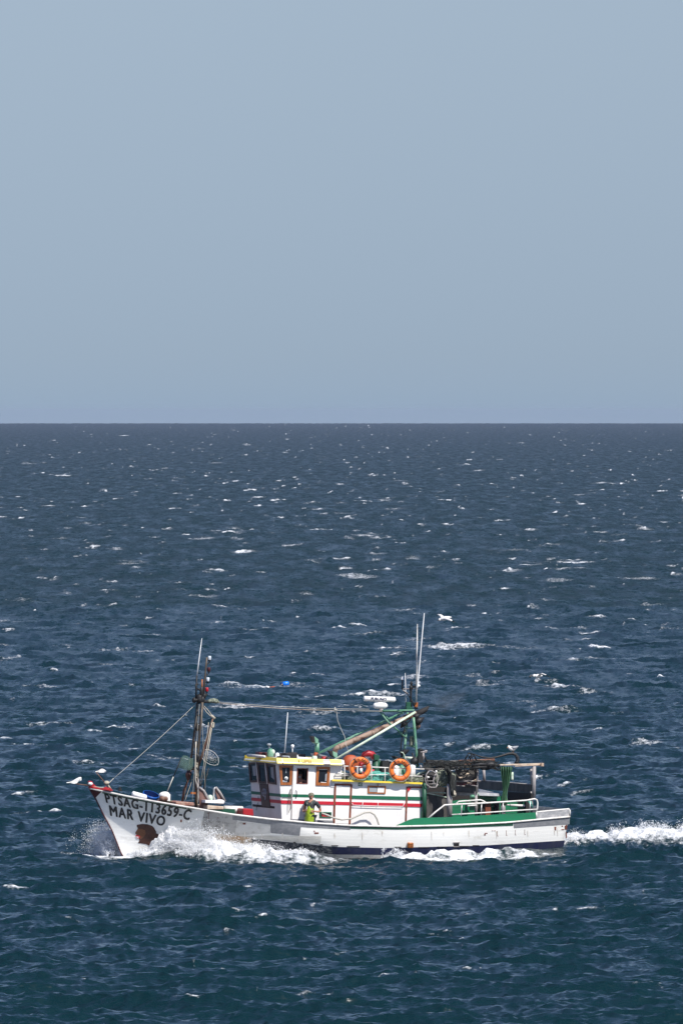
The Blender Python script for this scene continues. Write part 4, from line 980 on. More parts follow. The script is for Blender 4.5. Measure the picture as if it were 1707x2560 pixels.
T('rope_hook', M['dark'], fm, [([w8(350, 1880, .5), w8(360, 1930, .5)], .05, 6), ([w8(460, 1700, .3), w8(435, 1780, .3), w8(395, 1970, .3)], .025, 5)])
# mast head cluster
mb = MB()
mb.tube([w8(262, 850), w8(330, 850), w8(400, 868), w8(470, 872)], .055, 7); mb.ball(w8(280, 852), .09, jit=.2); mb.ball(w8(345, 835), (.12, .1, .16), jit=.25); mb.ball(w8(385, 850), (.1, .1, .14), jit=.25); mb.ball(w8(372, 750), (.08, .08, .18), jit=.2); mb.ball(w8(405, 800), (.08, .08, .1), jit=.2)
mb.tube([w8(405, 800), w8(440, 790), w8(440, 765)], .025, 5)
mb.build('mast_head', M['dark'], fm)
T('short_post', M['wood'], fm, [([w8(378, 592), w8(376, 740)], .03, 6)])
mb = MB(); mb.tube([w8(445, 870), w8(480, 862), w8(520, 858), w8(560, 868), w8(590, 880)], [.05, .07, .09, .085, .04], 8); mb.build('pulley_block', M['netg'], fm)
T('whip_aerial', M['gloss'], fm, [([w8(376, 78), w8(340, 340), w8(312, 555)], [.008, .02, .028], 6)])
T('aerial_foot', M['dark'], fm, [([w8(312, 545), w8(306, 700), w8(300, 850)], .032, 6), ([w8(300, 650), w8(300, 700), w8(345, 720), w8(372, 735)], .03, 6), ([w8(300, 655), w8(330, 650)], .03, 6)])
T('light_pole', M['steel'], fm, [([w8(438, 315), w8(425, 450), w8(412, 600), w8(400, 775)], .032, 7)])
for (u, v, mt, yb) in ((470, 330, 'lampw', 400), (462, 472, 'maroon', 540), (449, 598, 'lampw', 660), (437, 724, 'lampr', 800)):
    mb = MB(); mb.lathe(w8(u, v + 22), [(.045, 0), (.06, .02), (.06, .13), (.045, .15)], n=10); L = mb.build('mast_lamp', M[mt], fm)
    mb = MB(); mb.tube([w8(u, v + 25), w8(u, yb - 25), w8(u - 20, yb), w8(u - 48, yb)], .018, 5); mb.lathe(w8(u, v + 34), [(.05, 0), (.05, .06)], n=8); mb.build('lamp_bracket', M['dark'], L)
# rigging lines
def line(name, mat, a, b, r=.014, sag=0.0, par=None, n=10, label=None):
    pts = []
    for i in range(n + 1):
        t = i / n; p = a.lerp(b, t); p.z -= sag * 4 * t * (1 - t); pts.append(p)
    mb = MB(); mb.tube(pts, r, 5); return mb.build(name, mat, par or boat, label=label)
line('forestay', M['cable'], w8(300, 900, -.1), az('b', 555, 190, 0), .010, .05)
line('forestay', M['cable'], az('b', 555, 190, 0), az('b', 505, 240, 0), .016)
line('triatic_stay', M['cable'], w8(590, 876, .1), az('3', 560, 1070, .2), .008, .06)
line('triatic_stay', M['tan'], w8(590, 888, .0), az('3', 220, 1082, .1), .008, .05); line('triatic_stay', M['cable'], az('3', 220, 1082, .1), az('3', 690, 1090, .2), .010, .0)
mb = MB(); mb.tube([az('3', 225, 1050, .1), az('3', 225, 1105, .1)], .02, 5); mb.tube([az('3', 215, 1080, .1), az('3', 245, 1080, .1)], .03, 5); mb.tube([az('3', 240, 1090, .1), az('3', 250, 1180, .1), az('3', 290, 1280, .15), az('3', 320, 1340, .3), az('3', 330, 1410, .5), az('3', 355, 1478, .6)], .009, 5); mb.build('hanging_line', M['cable'], boat)
line('guy_rope', M['rope'], w8(280, 1780, 0), w8(165, 2110, .2), .009)
line('guy_rope', M['rope'], w8(395, 1970, .3), w8(460, 1712, .3), .010)
line('guy_rope', M['rope'], w8(330, 900, -.1), w8(150, 2100, -.9), .006); line('guy_rope', M['rope'], w8(370, 930, .2), w8(420, 1990, .7), .006); line('guy_rope', M['rope'], w8(345, 905, .3), w8(255, 2125, 1.0), .006)
mb = MB(); mb.ball(w8(318, 1200, .2), (.07, .06, .12), jit=.2); mb.ball(w8(300, 1420, .2), (.06, .06, .10), jit=.2); mb.ball(w8(325, 1560, .25), (.07, .07, .13), jit=.2); mb.ball(w8(310, 1720, .2), (.10, .09, .14), jit=.25); mb.build('mast_fitting', M['dark'], fm)
T('halyard', M['dark'], fm, [([w8(372, 900, .25), w8(352, 1300, .28), w8(332, 1680, .3), w8(345, 1900, .4)], .012, 5), ([w8(330, 900, -.25), w8(300, 1300, -.2), w8(262, 1700, -.2), w8(215, 1980, -.3)], .010, 5)])
# bow sticks with rags
def bow_stick(p0, p1, rag, label):
    t = thing('rag_flag', label, 'flag', p0, 'white rags on sticks at the bow')
    mb = MB(); mb.tube([p0, p1], .018, 6); mb.build('stick', M['boomrust'], t, p0)
    mb = MB(); a = [r for r in rag]; n = len(a)
    cen = sum(a, Vector()) / n
    P = []
    m = n // 2; top, bot = a[:m], a[m:][::-1]
    for i, (x, y) in enumerate(zip(top, bot)):
        P.append([x + Vector((0, .04 * math.sin(i * 2.1), 0)), (x + y) / 2 + Vector((0, .07 * math.sin(i * 1.9 + 1), 0)), y + Vector((0, .05 * math.cos(i * 2.3), 0))])
    mb.grid(P); o = mb.build('rag', M['cloth'], t, p0); so = o.modifiers.new('thick', 'SOLIDIFY'); so.thickness = .012; o.modifiers.new('sub', 'SUBSURF').levels = 2
    o.modifiers['sub'].render_levels = 2
B_ = lambda u, v, Y=0.0: az('b', u, v, Y)
bow_stick(B_(305, 262, .1), B_(165, 246, .1), [B_(62, 230), B_(110, 225), B_(150, 205), B_(185, 180), B_(218, 170), B_(233, 185), B_(228, 212), B_(200, 218), B_(178, 242), B_(150, 248), B_(120, 240), B_(65, 238)], 'white torn rag flapping on the stick that points forward off the red stem head')
bow_stick(B_(488, 258, .0), B_(378, 128, .0), [B_(360, 118), B_(395, 112), B_(432, 85), B_(455, 92), B_(476, 110), B_(480, 124), B_(460, 130), B_(430, 132), B_(395, 130), B_(362, 124)], 'white rag on the slanting stick above the red bow chock')
mb = MB(); mb.ball(B_(484, 238), (.10, .08, .07), jit=.3); mb.tube([B_(484, 238), B_(470, 282)], .02, 5); mb.tube([B_(350, 272, .1), B_(420, 285, .1), B_(480, 285, .1)], .016, 5); mb.tube([B_(500, 262, 0), B_(530, 305, 0)], .03, 5); mb.build('stay_lashing', M['rope'], boat)

# ------------------------------------------------------------------ after mast and exhaust
am = bpy.data.objects.new('aft_mast', None); COL.objects.link(am); am.parent = boat
w3 = lambda u, v, Y=0.0: az('3', u, v, Y)
T('post', M['greenl'], am, [([w3(938, 1100, -.5), w3(905, 1460, -.5), w3(890, 1640, -.5)], .045, 7)])
T('post', M['greenl'], am, [([w3(992, 1150, .5), w3(1003, 1270, .5), w3(1018, 1450, .5), w3(1032, 1640, .5)], [.05, .055, .05, .045], 8)])
T('cross_bar', M['greenl'], am, [([w3(915, 1250, -.5), w3(1003, 1262, .5)], .025, 6), ([w3(905, 1420, -.5), w3(1010, 1440, .5)], .03, 6), ([w3(965, 1395, .2), w3(1008, 1440, .5)], .035, 6), ([w3(960, 1340, .1), w3(1005, 1350, .5)], .02, 6)])
T('top_bar', M['greenl'], am, [([w3(690, 1084, .2), w3(1000, 1080, .2)], .03, 7), ([w3(690, 1092, -.2), w3(920, 1092, -.2)], .025, 7)])
T('brace', M['greenl'], am, [([w3(668, 1100, .1), w3(740, 1190, .1), w3(830, 1270, .1), w3(932, 1362, .1)], .028, 6), ([w3(690, 1105, -.3), w3(800, 1220, -.3)], .022, 6)])
T('strut', M['greenl'], am, [([w3(60, 1502, -.7), w3(430, 1322, -.7), w3(890, 1100, -.7)], .042, 7), ([w3(110, 1490, -.55), w3(500, 1290, -.55), w3(890, 1095, -.55)], .02, 6)])
T('strut', M['greenw'], am, [([w3(220, 1565, .6), w3(500, 1400, .6), w3(1010, 1098, .6)], .042, 7), ([w3(420, 1455, .75), w3(700, 1290, .7), w3(1000, 1110, .7)], .02, 6)])
mb = MB(); a, b = w3(215, 1470), w3(1020, 1115); pts = [w3(228, 1500), w3(222, 1475), w3(245, 1448)] + [w3(245 + (1020 - 245) * t, 1448 + (1112 - 1448) * t) for t in np.linspace(.06, 1, 24)]
mb.tube(pts, .098, 14); 
for (u, v) in ((270, 1437), (765, 1228), (590, 1302)): p = w3(u, v); d = (b - a).normalized(); mb.tube([p - d * .03, p + d * .03], .112, 14)
stk = mb.build('exhaust_pipe', M['stack'], am)
mb = MB(); mb.tube([w3(1010, 1118), w3(1070, 1095), w3(1110, 1072), w3(1143, 1043)], [.10, .105, .09, .03], 12); mb.build('exhaust_tip', M['soot_and_shade'], stk)
mb = MB(); mb.tube([w3(900, 1160), w3(1010, 1118)], .104, 12); mb.build('scorched_section', M['boomrust'], stk)
T('cable_run', M['dark'], am, [([w3(900, 1130, .05), w3(905, 1250, .05), w3(885, 1330, .05), w3(870, 1420, .05), w3(868, 1520, .05)], .022, 6), ([w3(950, 1100, .0), w3(960, 1180, .0), w3(900, 1240, 0)], .02, 5), ([w3(885, 1465, .3), w3(905, 1470, .3), w3(905, 1540, .3)], .012, 5), ([w3(1010, 1290, .5), w3(1035, 1260, .5), w3(1050, 1200, .5)], .016, 5)])
mb = MB(); mb.box(w3(975, 1380, .3), (.06, .1, .17)); mb.box(w3(910, 1280, .1), (.035, .03, .06)); mb.build('junction_box', M['netg'], am, bevel=.01)
for (tip, base, r0, nm) in (((1098, 1152), (1020, 1200), .13, 1), ((1062, 1118), (1000, 1150), .10, 0), ((930, 1200), (880, 1215), .12, 0), ((950, 1470), (885, 1500), .10, 0)):
    mb = MB(); A, Bp = w3(*base, .45), w3(*tip, .45); mb.tube([A, A.lerp(Bp, .45), Bp], [r0, r0 * .9, .02], 8); mb.tube([A + Vector((0, 0, -.02)), A + Vector((.03, 0, -.14))], .04, 6); mb.build('floodlight', M['dark'], am)
mb = MB(); mb.ball(w3(1030, 1235, .4), (.12, .09, .1), jit=.3); mb.ball(w3(900, 1215, 0), (.1, .09, .09), jit=.3); mb.build('lamp_cluster', M['boomrust'], am)
# instruments on the mast head
T('whip_aerial', M['rail'], am, [([w3(1030, 235, .1), w3(1026, 560, .1), w3(1020, 1005, .1)], [.012, .03, .034], 7)])
T('whip_aerial', M['gloss'], am, [([w3(1098, 128, .3), w3(1065, 480, .3), w3(1033, 845, .3), w3(1028, 870, .3)], [.012, .02, .026, .026], 7)])
T('whip_aerial', M['gloss'], am, [([w3(911, 715, -.2), w3(916, 900, -.2), w3(919, 1040, -.2)], [.008, .014, .016], 6)])
mb = MB(); mb.lathe(w3(884, 782), [(.062, 0), (.058, .03), (.035, .06), (.03, .10), (.012, .12)], n=12); g_ = mb.build('gps_aerial', M['gloss'], am)
mb = MB(); mb.tube([w3(884, 782), w3(884, 880)], .026, 6); mb.build('aerial_pole', M['dark'], g_)
T('mast_head_pole', M['dark'], am, [([w3(972, 795), w3(968, 860), w3(966, 960), w3(968, 1065)], [.02, .05, .035, .045], 7), ([w3(970, 850), w3(1040, 846)], .03, 6), ([w3(968, 960), w3(1000, 1040)], .02, 5), ([w3(960, 960), w3(930, 920), w3(890, 885)], .018, 5)])
mb = MB(); mb.ball(w3(968, 862), (.07, .07, .10), jit=.25); mb.ball(w3(972, 820), (.05, .05, .08), jit=.25); mb.ball(w3(1020, 1055), (.07, .06, .05), jit=.2); mb.build('mast_head_fitting', M['dark'], am)
T('yard', M['postg'], am, [([w3(890, 872), w3(1035, 868)], .018, 6), ([w3(885, 880), w3(940, 918)], .022, 6)])
mb = MB(); mb.ball(w3(1043, 840), (.06, .05, .05)); mb.build('mast_lamp', M['gloss'], am)
mb = MB(); mb.box(w3(1016, 1025), (.06, .06, .09)); mb.build('aerial_base', M['wood'], am, bevel=.015)
mb = MB(); mb.box(w3(940, 1025), (.08, .07, .09)); mb.box(w3(945, 1060), (.12, .1, .05)); mb.build('mast_bracket', M['greend'], am, bevel=.01)
# radar
rad = bpy.data.objects.new('radar', None); COL.objects.link(rad); rad.parent = boat
a, b = w3(505, 965, .1), w3(818, 976, .1)
mb = MB(); mb.tube([a, a.lerp(b, .02), a.lerp(b, .96), b], [.05, .095, .095, .05], 4 * 3); sc_ = mb.build('scanner_bar', M['gloss'], rad)
d = (b - a).normalized(); small_text(sc_, 'FURUNO', a.lerp(b, .44) + Vector((0, .10, 0)), d, (0, 0, 1), 0.145, M['navy'], (0, 1, 0), 0.02)
mb = MB(); c = w3(668, 1035, .1); mb.tube([w3(600, 1035, .1), w3(612, 1035, .1), w3(660, 1033, .1), w3(715, 1035, .1), w3(736, 1038, .1)], [.04, .10, .125, .11, .05], 14); mb.build('radar_housing', M['gloss'], rad)
mb = MB(); mb.tube([w3(658, 990, .1), w3(660, 1010, .1)], .06, 8); mb.tube([w3(672, 1065, .1), w3(680, 1090, .1)], .08, 8); mb.build('radar_neck', M['postg'], rad)
# ------------------------------------------------------------------ fittings on the wheelhouse roof
def onroof(z, u, v, Y): return az(z, u, v, Y)
h = lambda u, v, Y=0.6: az('h', u, v, Y)
mb = MB(); mb.tube([h(108, 158, -1.0), h(345, 178, 1.3)], .05, 8); mb.build('roof_rail', M['rail'], wroof)
mb = MB(); c = h(425, 175, .3); mb.lathe(c, [(.12, 0), (.12, .06), (.135, .12), (.11, .22), (.07, .27), (.04, .29)], n=16); hl = mb.build('searchlight', M['greenl'], wroof)
mb = MB(); mb.ball(h(462, 110, .35), (.07, .09, .09)); mb.build('searchlight_shell', M['greenw'], hl)
mb = MB(); mb.tube([h(410, 60, .3), h(408, 25, .3)], .03, 6); mb.ball(h(408, 10, .3), (.085, .085, .05)); mb.build('beacon', M['curtain'], hl)
mb = MB(); mb.box(h(320, 145, -.2), (.22, .2, .08)); mb.box(h(250, 160, -.4), (.18, .2, .04)); mb.build('liferaft_cradle', M['maroon'], wroof, bevel=.02)
mb = MB(); mb.box(h(690, 170, .9), (.22, .25, .11)); mb.box(h(735, 170, .7), (.12, .2, .14)); mb.box(h(600, 205, 1.2), (.17, .2, .08)); mb.build('roof_box', M['soot_and_shade'], wroof, bevel=.03)
mb = MB(); mb.box(h(640, 188, 1.3), (.14, .06, .06)); mb.build('roof_box_lid', M['curtain'], wroof, bevel=.02)
for (u, v, y) in ((523, 158, .9), (785, 178, 1.0)):
    mb = MB(); mb.ball(h(u, v, y), (.085, .085, .095)); mb.build('dome_aerial', M['gloss'], wroof)
mb = MB(); mb.tube([h(625, 138, .5), w2(437, 97, .5)], [.022, .012], 6); mb.build('whip_aerial', M['gloss'], wroof)
mb = MB(); mb.tube([h(733, 150, .7), h(735, 35, .7)], .02, 6); mb.lathe(h(735, 38, .7), [(.03, -.06), (.06, 0), (.065, .05), (.03, .08)], n=12); mb.build('gps_aerial', M['gloss'], wroof)
mb = MB(); mb.prism([h(*p, .8) for p in ((770, 182), (900, 184), (985, 205), (985, 228), (770, 225))], (0, -.8, 0)); mb.prism([h(*p, 1.4) for p in ((1330, 215), (1435, 220), (1435, 245), (1330, 240))], (0, -.8, 0)); mb.build('roof_coaming', M['gloss'], wroof, bevel=.015)
# ventilation cowls
def cowl(base, top, mouth, r, Y, mt, name='vent_cowl'):
    mb = MB(); a, b, c = az(*base, Y), az(*top, Y), az(*mouth, Y); mb.tube([a, b], r, 10)
    v = mb.build(name, mt, wroof); return v
v1 = cowl(('v', 88, 310), ('v', 90, 120), ('v', 40, 60), .085, .3, M['greenl'])
mb = MB(); mb.prism([az('v', *p, .48) for p in ((42, 5), (118, 62), (115, 140), (60, 130))], (0, -.36, 0)); hd = mb.build('cowl_head', M['greenl'], v1, bevel=.015)
mb = MB(); mb.prism([az('v', *p, .46) for p in ((0, 5), (40, 3), (62, 128), (30, 100))], (0, -.30, 0)); mb.build('cowl_mouth', M['soot_and_shade'], v1)
mb = MB(); mb.prism([az('v', *p, 1.15) for p in ((365, 270), (455, 305), (455, 370), (420, 390), (375, 345))], (0, -.3, 0)); v2 = mb.build('vent_cowl', M['greenl'], wroof, bevel=.015)
mb = MB(); mb.prism([az('v', *p, 1.12) for p in ((308, 262), (364, 262), (398, 380), (365, 360))], (0, -.25, 0)); mb.build('cowl_mouth', M['soot_and_shade'], v2)
mb = MB(); a, b = az('v', 90, 345, .7), az('v', 40, 335, .7); mb.tube([a, b], .10, 12); mb.build('vent_pipe', M['oranged'], wroof)
mb = MB(); mb.prism([az('v', *p, 1.0) for p in ((120, 318), (380, 385), (400, 440), (240, 440), (150, 385))], (0, -.9, 0)); mb.build('solar_panel', M['primer'], wroof, bevel=.01)
mb = MB(); mb.tube([az('v', 10, 395, 1.1), az('v', 78, 398, 1.1)], .09, 10); mb.build('green_canister', M['greenw'], wroof)
mb = MB(); mb.tube([az('v', 178, 402, 1.3), az('v', 245, 405, 1.3)], .085, 10); mb.build('red_canister', M['red'], wroof)
mb = MB(); mb.tube([az('v', 80, 400, 1.1), az('v', 176, 402, 1.1)], .088, 10); mb.ball(az('v', 285, 415, 1.35), (.13, .1, .1), jit=.15); mb.build('black_bag', M['dark'], wroof)
# ------------------------------------------------------------------ cabin roof: rails, vents
w_r = lambda u, v, Y=WY + .1: az('r', u, v, Y)
mb = MB(); mb.tube([w_r(-30, 352), w_r(0, 355), w_r(650, 378), w_r(1100, 398), w_r(1568, 415)], .021, 6)
mb.tube([w_r(-60, 538), w_r(780, 520), w_r(1000, 530), w_r(1530, 555)], .016, 6)
mb.tube([Vector((p.x, -p.y, p.z)) for p in (w_r(0, 355), w_r(1568, 415))], .02, 6)
for u in (10, 262, 535, 800, 1103, 1320): mb.tube([w_r(u, 365 + u * .03), w_r(u, 655 + u * .03)], .016, 6)
mb.build('roof_railing', M['rail'], croof)
mb = MB(); mb.tube([az('v', 415, 675, 1.62), az('v', 540, 672, 1.62), az('v', 700, 680, 1.62)], .02, 6); mb.tube([az('v', 415, 675, 1.62), az('v', 410, 700, 1.62), az('v', 420, 716, 1.62), az('v', 560, 716, 1.62)], .02, 6); mb.build('tube_loop', M['alu'], croof)
mb = MB(); mb.tube([w_r(350, 180, .2), w_r(390, 125, .2), w_r(470, 105, .2), w_r(545, 125, .2), w_r(590, 190, .2)], [.06, .10, .12, .12, .12], 10); gn = mb.build('gooseneck_vent', M['red'], croof)
mb = MB(); mb.prism([w_r(*p, .38) for p in ((582, 115), (697, 150), (688, 235), (600, 238))], (0, -.36, 0)); mb.build('vent_mouth', M['greend'], gn, bevel=.01)
mb = MB(); mb.tube([w_r(620, 640, .2), w_r(622, 240, .2)], .14, 12); mb.build('vent_trunk', M['greend'], gn)
mb = MB(); mb.tube([w_r(575, 312, .2), w_r(665, 312, .2)], .09, 8); mb.tube([w_r(640, 250, .2), w_r(700, 270, .2)], .05, 6); mb.build('vent_collar', M['greenl'], gn)
mb = MB(); mb.tube([w_r(330, 600, .9), w_r(330, 370, .9), w_r(330, 300, .9)], [.05, .05, .12], 10); mb.ball(w_r(345, 280, .9), (.2, .12, .12), jit=.1); mb.tube([w_r(290, 490, .9), w_r(370, 500, .9)], .08, 8); mb.build('red_pump', M['red'], croof)
mb = MB(); mb.tube([w_r(330, 400, 1.0), w_r(332, 480, 1.0)], .06, 8); mb.build('pump_sleeve', M['gloss'], croof)
mb = MB(); mb.tube([w_r(555, 420, .8), w_r(560, 500, .8)], .07, 8); mb.build('red_canister', M['striper'], croof)
mb = MB(); mb.box(w_r(780, 400, .3), (.12, .15, .28)); mb.ball(w_r(775, 330, .3), (.12, .1, .1), jit=.2); mb.box(w_r(885, 400, .2), (.08, .15, .25)); mb.build('deck_machinery', M['dark'], croof, bevel=.03)
mb = MB(); mb.tube([w_r(1060, 600, .4), w_r(1060, 330, .4)], .09, 10); mb.tube([w_r(1135, 600, .3), w_r(1135, 330, .3)], .11, 10); mb.build('vent_trunk', M['greenl'], croof)
mb = MB(); mb.tube([w_r(1180, 190, .5), w_r(1500, 212, .5)], .05, 8); mb.ball(w_r(1490, 215, .5), .08); mb.build('cross_spar', M['rail'], croof)
mb = MB(); mb.prism([w_r(*p, .7) for p in ((985, 150), (1080, 175), (1190, 195), (1185, 225), (1020, 215))], (0, -.4, 0)); mb.prism([w_r(*p, .6) for p in ((1110, 90), (1230, 25), (1270, 55), (1150, 130))], (0, -.3, 0)); mb.build('floodlight', M['dark'], croof, bevel=.02)
mb = MB(); mb.tube([w_r(1110, 82, .7), w_r(1150, 90, .7), w_r(1180, 140, .7), w_r(1190, 230, .7)], .018, 6); mb.build('lamp_wire', M['greenw'], croof)

# ------------------------------------------------------------------ things standing or hanging on the boat
def strands(mb, pts_fn, n, r, seg=7):
    for _ in range(n): mb.tube(pts_fn(seg), r, 4)
def lumpy(mb, c, rad, jit, n=18, m=12):
    o = len(mb.v); mb.ball(c, rad, n, m)
    ph = [random.uniform(0, 6.3) for _ in range(6)]
    for i in range(o, len(mb.v)):
        p = mb.v[i]; d = p - Vector(c); k = 1 + jit * (math.sin(p.x * 9 + ph[0]) * math.sin(p.z * 11 + ph[1]) + .6 * math.sin(p.x * 21 + ph[2] + p.y * 13) + .5 * math.sin(p.z * 27 + ph[3] + p.x * 8)); mb.v[i] = Vector(c) + d * k
# life rings
def life_ring(z, u, v, Y, label, txt):
    c = az(z, u, v, Y); t = thing('life_ring', label, 'life ring', c, 'orange life rings on the cabin roof rail')
    mb = MB(); mb.ring(c, .315, .085, (0.05, 1, .06), 40, 12, .8); r = mb.build('ring', M['orange'], t, c)
    mb = MB()
    for k in range(4):
        w = math.pi / 4 + k * math.pi / 2 + .15; d = Vector((math.cos(w), 0, math.sin(w))); p = c + d * .315; tt = Vector((-d.z, 0, d.x))
        mb.tube([p - tt * .022, p + tt * .022], .094, 12)
    mb.build('band', M['rust'], t, c)
    n = len(txt)
    for i, ch in enumerate(txt):
        if ch == ' ': continue
        w = math.pi * .93 - i * (2 * math.pi * .9 / n); d = Vector((-math.cos(w), 0, math.sin(w)))
        o = small_text(r, ch, c + d * .315 + Vector((0, .062, 0)), Vector((-d.z, 0, d.x)) * -1 if False else Vector((-math.sin(w), 0, -math.cos(w))), d, .11, M['soot_and_shade'], (0, 1, 0), .02)
        me = o.data
        for vv in me.vertices: vv.co -= c
    mb = MB(); mb.tube([c + Vector((math.sin(a) * .42, .03, math.cos(a) * .42 - .01 * math.sin(a * 4))) for a in np.linspace(.3, 5.9, 30)], .010, 5); mb.build('grab_line', M['rope'], t, c)
life_ring('2', 1003, 533, WY + .22, 'round orange life ring on the cabin roof rail nearest the wheelhouse', 'PORTO SAGRES MAR VIVO ')
life_ring('2', 1315, 548, WY + .22, 'round orange life ring on the cabin roof rail nearest the green mast', 'PORTO SAGRES MAR VIVO ')
# orange raft canister behind
c = az('v', 690, 480, .9); mb = MB(); mb.lathe(c + Vector((0, -.25, 0)), [(.02, 0), (.22, .02), (.29, .10), (.29, .34), (.22, .42), (.02, .44)], (0, 1, 0), 20)
lone(mb, 'orange_float', M['oranged'], 'large dull orange round float behind the forward life ring', 'float', c)
mb = MB(); c = w_r(1335, 450, .9); mb.tube([w_r(1335, 575, .9), w_r(1335, 560, .9), w_r(1335, 350, .9), w_r(1335, 325, .9)], [.06, .115, .115, .05], 12); lone(mb, 'fender', M['gloss'], 'white upright fender on the cabin roof beside the aft life ring', 'fender', c, 'white fenders carried on the boat')
mb = MB(); c = w_r(1010, 430, .5); mb.tube([w_r(1015, 600, .5), w_r(1010, 560, .5), w_r(1010, 370, .5), w_r(1015, 340, .5)], [.06, .13, .13, .06], 12); lone(mb, 'plastic_drum', M['gloss'], 'white plastic drum seen through the aft life ring', 'drum', c)
# turquoise net on the cabin roof
mb = MB(); c = w_r(640, 600, 1.0)
for (u, v, rx, rz_) in ((470, 600, .42, .20), (620, 590, .55, .24), (760, 600, .5, .22), (900, 610, .4, .17), (100, 580, .35, .14)): lumpy(mb, w_r(u, v, .95), (rx, .38, rz_), .10)
for _ in range(70):
    u0 = random.uniform(380, 1020); v0 = random.uniform(520, 640); a = w_r(u0, v0, 1.38)
    mb.tube([a + Vector((-i * .09, .02 * math.sin(i * 2 + u0), .025 * math.sin(i * 1.7 + v0))) for i in range(6)], .012, 4)
lone(mb, 'fishing_net', M['nett'], 'turquoise fishing net heaped on the cabin roof between the life rings', 'fishing net', c, 'fishing nets carried on the boat')
mb = MB(); c = w_r(1300, 620, 1.0)
for (u, v, rx, rz_) in ((1250, 620, .25, .12), (1380, 610, .4, .17), (1500, 630, .3, .14)): lumpy(mb, w_r(u, v, 1.0), (rx, .4, rz_), .14)
for _ in range(60):
    u0 = random.uniform(1180, 1530); a = w_r(u0, random.uniform(570, 650), 1.42)
    mb.tube([a + Vector((-.06 * i * math.cos(u0), .02 * math.sin(i * 2 + u0), .05 * math.sin(i * 1.5 + u0))) for i in range(6)], .012, 4)
lone(mb, 'fishing_net', M['netg'], 'grey green net and rope scraps on the cabin roof around the aft life ring', 'fishing net', c, 'fishing nets carried on the boat')
mb = MB(); c = w_r(0, 580, 1.0)
for (u, v, rx, rz_) in ((60, 590, .3, .16), (-60, 560, .25, .2)): lumpy(mb, w_r(u, v, 1.0), (rx, .4, rz_), .14)
for _ in range(30):
    u0 = random.uniform(-80, 150); a = w_r(u0, random.uniform(560, 640), 1.42)
    mb.tube([a + Vector((-.06 * i * math.cos(u0), .02 * math.sin(i * 2 + u0), .05 * math.sin(i * 1.5 + u0))) for i in range(6)], .012, 4)
lone(mb, 'fishing_net', M['netg'], 'grey green net scrap on the cabin roof right behind the wheelhouse', 'fishing net', c, 'fishing nets carried on the boat')
# hose
mb = MB(); Pz = [(703, 888), (740, 900), (800, 925), (860, 938), (930, 932), (990, 905), (1040, 882), (1085, 880), (1115, 898), (1135, 930), (1150, 975), (1156, 1000)]
mb.tube([w2(u, v, WY + .25) for u, v in Pz], .032, 8); c = w2(930, 935, WY + .25); lone(mb, 'hose', M['cable'], 'pale hose looped along the white cabin wall behind the rail', 'hose', c)
# blue tub, fender, winch at the bow
c = az('b', 925, 412, .1); ax = Vector((-.12, .42, 1)).normalized()
t = thing('blue_tub', 'round blue plastic tub standing on the foredeck', 'tub', c)
top = az('b', 925, 343, .1); H = (top - c).length
mb = MB(); mb.lathe(c - ax * .1, [(.24, 0), (.27, H * .5), (.29, H + .02), (.305, H + .06), (.305, H + .10), (.28, H + .10)], ax, 28, caps=False); mb.lathe(c - ax * .1, [(.0, .02), (.24, .02)], ax, 28, caps=False); o = mb.build('tub_body', M['bluep'], t, c)
mb = MB(); mb.lathe(c - ax * .1, [(.235, .03), (.262, H * .5), (.278, H + .09)], ax, 28, caps=False); mb.build('tub_inside', M['bluedk'], t, c)
mb = MB(); c = az('b', 820, 372, .5); mb.tube([az('b', 745, 350, .5), az('b', 752, 350, .5), az('b', 885, 388, .5), az('b', 895, 390, .5)], [.05, .105, .105, .05], 14)
lone(mb, 'fender', M['gloss'], 'white cylindrical fender lying beside the blue tub at the bow', 'fender', c, 'white fenders carried on the boat')
c = az('b', 1075, 430, .6); t = thing('deck_winch', 'brown deck winch under a white cover aft of the blue tub', 'winch', c)
mb = MB(); lumpy(mb, az('b', 1080, 365, .6), (.20, .18, .14), .04); mb.box(az('b', 1097, 385, .6), (.10, .16, .12)); mb.build('cover', M['cloth'], t, c)
mb = MB(); mb.ball(az('b', 1052, 400, .7), (.10, .12, .10)); mb.ball(az('b', 1088, 400, .7), (.10, .12, .10)); mb.tube([az('b', 1035, 425, .6), az('b', 1110, 430, .6)], .09, 10); mb.tube([az('b', 1070, 380, .75), az('b', 1075, 425, .75)], .05, 8); mb.build('drum', M['boomrust'], t, c)
mb = MB(); c = az('k', 390, 340, .4)
for i in range(9): mb.tube([az('k', 330 + 9 * i + 12 * math.cos(a), 345 + i * 2 - 10 * abs(math.sin(a * .5 + i)) - (25 if i in (5, 6) else 0) * math.sin(a / 2), .4 + .2 * math.sin(a)) for a in np.linspace(0, 6.28, 12)], .018, 5)
lone(mb, 'rope_coil', M['netg'], 'dark coiled rope on the foredeck aft of the white covered winch', 'rope', c)
